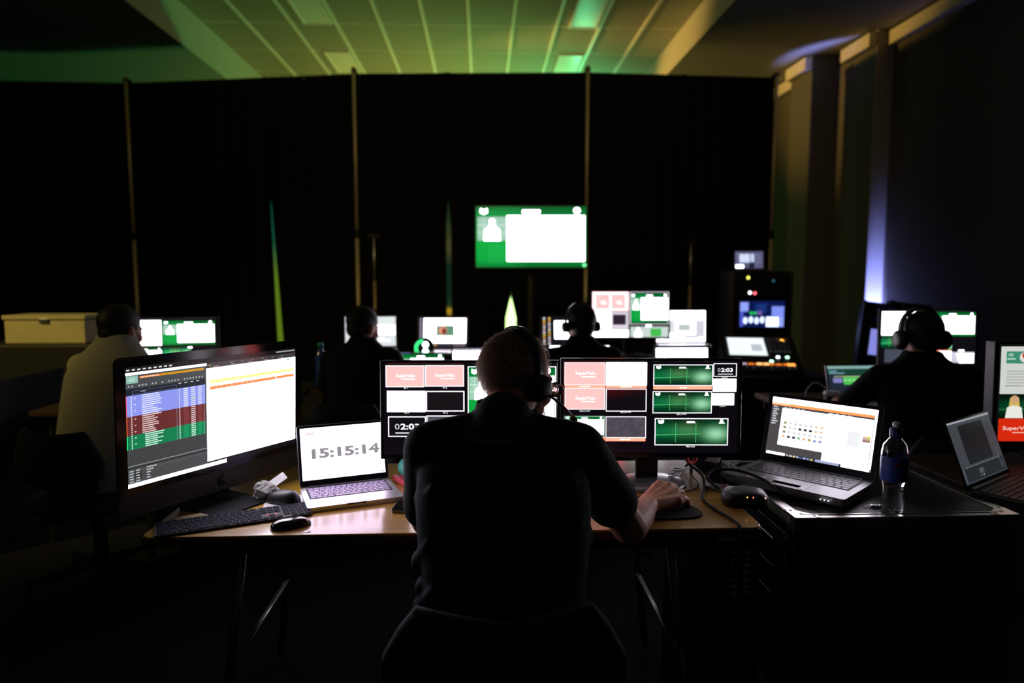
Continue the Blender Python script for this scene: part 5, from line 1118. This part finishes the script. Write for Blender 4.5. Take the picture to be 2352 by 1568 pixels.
for k in range(2): p.ell(.27 + k * .08, .46, .035, .06, srgb(40, 210, 90), 3)
p.ell(.45, .45, .06, .08, srgb(120, 90, 170), 2); p.build(rk, tx(0, -.0205, 1.10))
ls = thing('laptop', 'small laptop with a bluish screen on top of the equipment rack', 'laptop', (2.565, 6.32, 1.50), -6)
MB().prism(rr(.29, .2, .008, 3, 0, -.1), .0, .015, tx(0, .22, 0)).build('base', GREYM, ls); XQ = tx(0, .225, .015, -8)
MB().prism(rr(.29, .19, .008, 3, 0, .095), 0, .006, tx(0, .006, 0, 90)).build('lid', BLACKP, ls, xf=XQ)
p = Pic(.265, .165); p.rect(0, 0, 1, 1, srgb(88, 88, 120), 0); p.rect(.15, .15, .52, .66, srgb(215, 225, 255), 1); p.rect(.55, .15, .68, .62, srgb(200, 215, 250), 1); p.rect(.02, .8, .3, .98, WH, 1); p.rect(.5, .7, .68, .98, srgb(28, 30, 44), 1); p.lines(.72, .15, .25, 7, .1, .05, srgb(120, 115, 150), 1, 5); p.lines(.02, .1, .1, 7, .1, .05, srgb(130, 120, 150), 1, 6)
p.build(ls, XQ @ tx(0, -.0015, .097))
# leaning case lids in front of the pilaster, blue light painted into edges, plates and slot
for k, (x, y, l) in enumerate(((2.92, 5.0, 'black case lid with blue light painted into its slot, leaning behind the paper cup'), (3.16, 5.05, 'second black case lid leaning just right of the blue-slotted one'))):
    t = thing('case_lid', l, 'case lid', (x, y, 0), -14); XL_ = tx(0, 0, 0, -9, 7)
    MB().rbox(-.14, .14, 0, .08, .01, 1.27, .008).build('shell', mat('navy_shell', (.014, .018, .035), .5), t, xf=XL_)
    for sx in (-1, 1): MB().rbox(sx * .14 - .012, sx * .14 + .012, -.006, .086, .01, 1.275, .003).build('edge_profile', mat('edge_light_tint', (.10, .13, .22), .35, .8), t, xf=XL_)  # blue of the uplight put into the edge colour
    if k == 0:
        MB().rbox(-.075, -.015, -.003, .004, .86, 1.06, .002).build('slot', led('slot_added_glow', (.32, .34, 1), .75), t, xf=XL_)  # slot emits in place of the blue light it reflects
        MB().rbox(-.06, .08, -.003, .004, 1.21, 1.25, .002).build('label_plate', mat('plate_light_tint', (.06, .12, .7), .4), t, xf=XL_); MB().rbox(-.07, .06, -.003, .004, 1.12, 1.155, .002).build('label_plate', mat('plate_light_tint', (.06, .12, .7), .4), t, xf=XL_)  # plates coloured with the blue light falling on them
    else: MB().rbox(-.05, .05, -.004, .004, .7, .74, .002).build('handle', BLACKP, t, xf=XL_)
rl = thing('tally_light', 'small red tally light on the edge of the console case', 'light', (1.635, 4.29, .80), 0)
MB().rbox(-.03, .03, -.02, .02, 0, .03, .004).build('body', BLACKP, rl); MB().lathe([(.013, 0), (.010, .008), (.004, .011)], 12, tx(0, -.02, .018, 90)).build('lens', led('tally', (1, .1, .03), 10), rl)
# uplighter at the foot of the pilaster
up = thing('uplighter', 'floor uplighter throwing blue light up the right wall pilaster', 'lamp', (4.75, 7.9, 0)); MB().lathe([(.09, .03), (.1, .05), (.1, .28), (.085, .3)], 20).build('housing', BLACKP, up, True); MB().box(-.12, .12, -.08, .08, 0, .03).build('foot', BLACKP, up); MB().lathe([(.08, .296), (.08, .301)], 20).build('lens', led('uplight', (.3, .35, 1), 2), up)
# far left: cases with the pale carton on top
sc_ = thing('flight_case', 'dark stacked flight case under the pale carton at the far left', 'flight case', (-3.05, 5.15, 0)); MB().rbox(-.5, .42, -.35, .35, .1, .985, .008).build('shell', MATTEB, sc_)
for z in (.11, .55, .966): MB().box(-.505, .425, -.355, -.35, z, z + .018).build('edge_profile', mat('dull_edge', (.14, .13, .10), .5, .7), sc_)
for sx in (-.42, .34):
    for sy in (-.26, .26): MB().lathe([(.045, -.015), (.05, 0), (.045, .015)], 16, tx(sx, sy, .05, 0, 90)).build('caster', RUBBER, sc_); MB().box(sx - .03, sx + .03, sy - .03, sy + .03, .05, .1).build('caster_fork', STEEL, sc_)
bx_ = thing('storage_carton', 'long pale carton with a lid on the flight case at the far left', 'box', (-3.04, 5.02, .986), 0)
BUFF = mat('buff_carton', (.72, .62, .36), .8, vary=.06, bscale=8)
MB().rbox(-.275, .27, -.14, .14, 0, .158, .006).build('carton', BUFF, bx_); MB().rbox(-.285, .28, -.15, .15, .166, .196, .006).build('lid', BUFF, bx_); MB().box(-.26, .26, -.13, .13, .15, .17).build('lip', MATTEB, bx_)
MB().rbox(-.03, .03, -.155, -.149, .14, .175, .003).build('latch', STEEL, bx_)
fs_ = thing('flight_case', 'low dark flight case left of the man in the pale shirt', 'flight case', (-2.95, 3.9, 0)); MB().rbox(-.62, .40, -.35, .35, .05, .90, .008).build('shell', MATTEB, fs_)
for z in (.06, .88): MB().box(-.625, .405, -.356, -.35, z, z + .02).build('edge_profile', _M['dull_edge'], fs_)
for sx in (-.61, .39): MB().box(sx - .012, sx + .012, -.357, -.35, .08, .88).build('edge_profile', _M['dull_edge'], fs_)
MB().tube([(-.05, -.357, .5), (-.05, -.39, .5), (.12, -.39, .5), (.12, -.357, .5)], .008, 8).build('handle', STEEL, fs_)
# ------------------------------------------------------------------ right edge: big page monitor and a tilted laptop
p = Pic(.62, .37); p.rect(0, 0, 1, 1, BLK, 0); p.rect(.012, .01, .99, .50, srgb(212, 216, 208, g=.95), 1)
p.rect(.045, .06, .16, .185, srgb(62, 140, 112), 2); p.text('AE', .07, .095, .03, .03, srgb(215, 235, 225), 4, .01); p.ell(.165, .12, .04, .058, srgb(225, 215, 205), 3); p.ell(.165, .1, .025, .04, srgb(200, 60, 45), 4); p.rect(.05, .13, .1, .145, srgb(170, 215, 195), 4)
p.lines(.05, .26, .3, 6, .03, .008, srgb(150, 152, 148), 2, 5, .7); p.rect(.045, .41, .13, .42, srgb(120, 122, 118), 2)
p.green(.012, .51, .6, .75, gain=.35, logos=False); p.ell(.105, .555, .026, .04, srgb(205, 160, 120), 5); p.poly([(.07, .65), (.14, .65), (.132, .54), (.105, .515), (.078, .54)], srgb(205, 180, 90), 4); p.poly([(.05, .75), (.16, .75), (.15, .64), (.12, .62), (.09, .62), (.06, .64)], srgb(232, 232, 222), 6)
p.rect(.012, .755, .6, .99, srgb(214, 42, 14), 1); p.text('SuperValu', .13, .86, .18, .05, srgb(255, 225, 215), 3, .01); p.rect(.1, .895, .2, .905, srgb(250, 190, 170), 3)
bm_ = monitor('big page monitor cut off by the right edge of the picture', (2.27, 2.47, ZT_), -3, 2, .645, .395, 1.005, p, base='flat', depth=.09, side=mat('grey_shell', (.30, .31, .33), .4))
MB().rbox(-.328, -.3225, -.002, .05, -.21, .20, .002).build('side_strip', mat('grey_shell', (.3, .3, .3), .4), bm_, xf=tx(0, 0, 1.005 - ZT_, -2))
p = Pic(.335, .205); p.rect(0, 0, 1, 1, srgb(62, 66, 72), 0); p.rect(0, 0, 1, .03, srgb(150, 155, 162), 1); p.grid(.2, .08, .78, .72, 4, 4, lambda u, v: srgb(20 + 12 * v, 22 + 14 * v, 26 + 14 * v), 1); p.rect(.05, .76, .97, .98, srgb(36, 42, 46), 1)
p.dashes(.1, .9, .74, .02, 14, srgb(110, 114, 120), 2, .5); p.rect(.36, .82, .46, .9, srgb(80, 84, 88), 2); p.text('1 2', .41, .93, .07, .03, srgb(190, 192, 195), 3); p.lines(.02, .77, .03, 8, .026, .012, srgb(110, 112, 118), 2, 3); p.lines(.88, .6, .08, 9, .04, .014, srgb(90, 94, 100), 2, 4)
laptop('laptop', 'dim grey-screened laptop turned sideways behind the water bottle', (1.725, 2.19, ZT_), 33, .355, .235, 21, p, MATTEB, KEYB, lid_h=.228, keys=True)
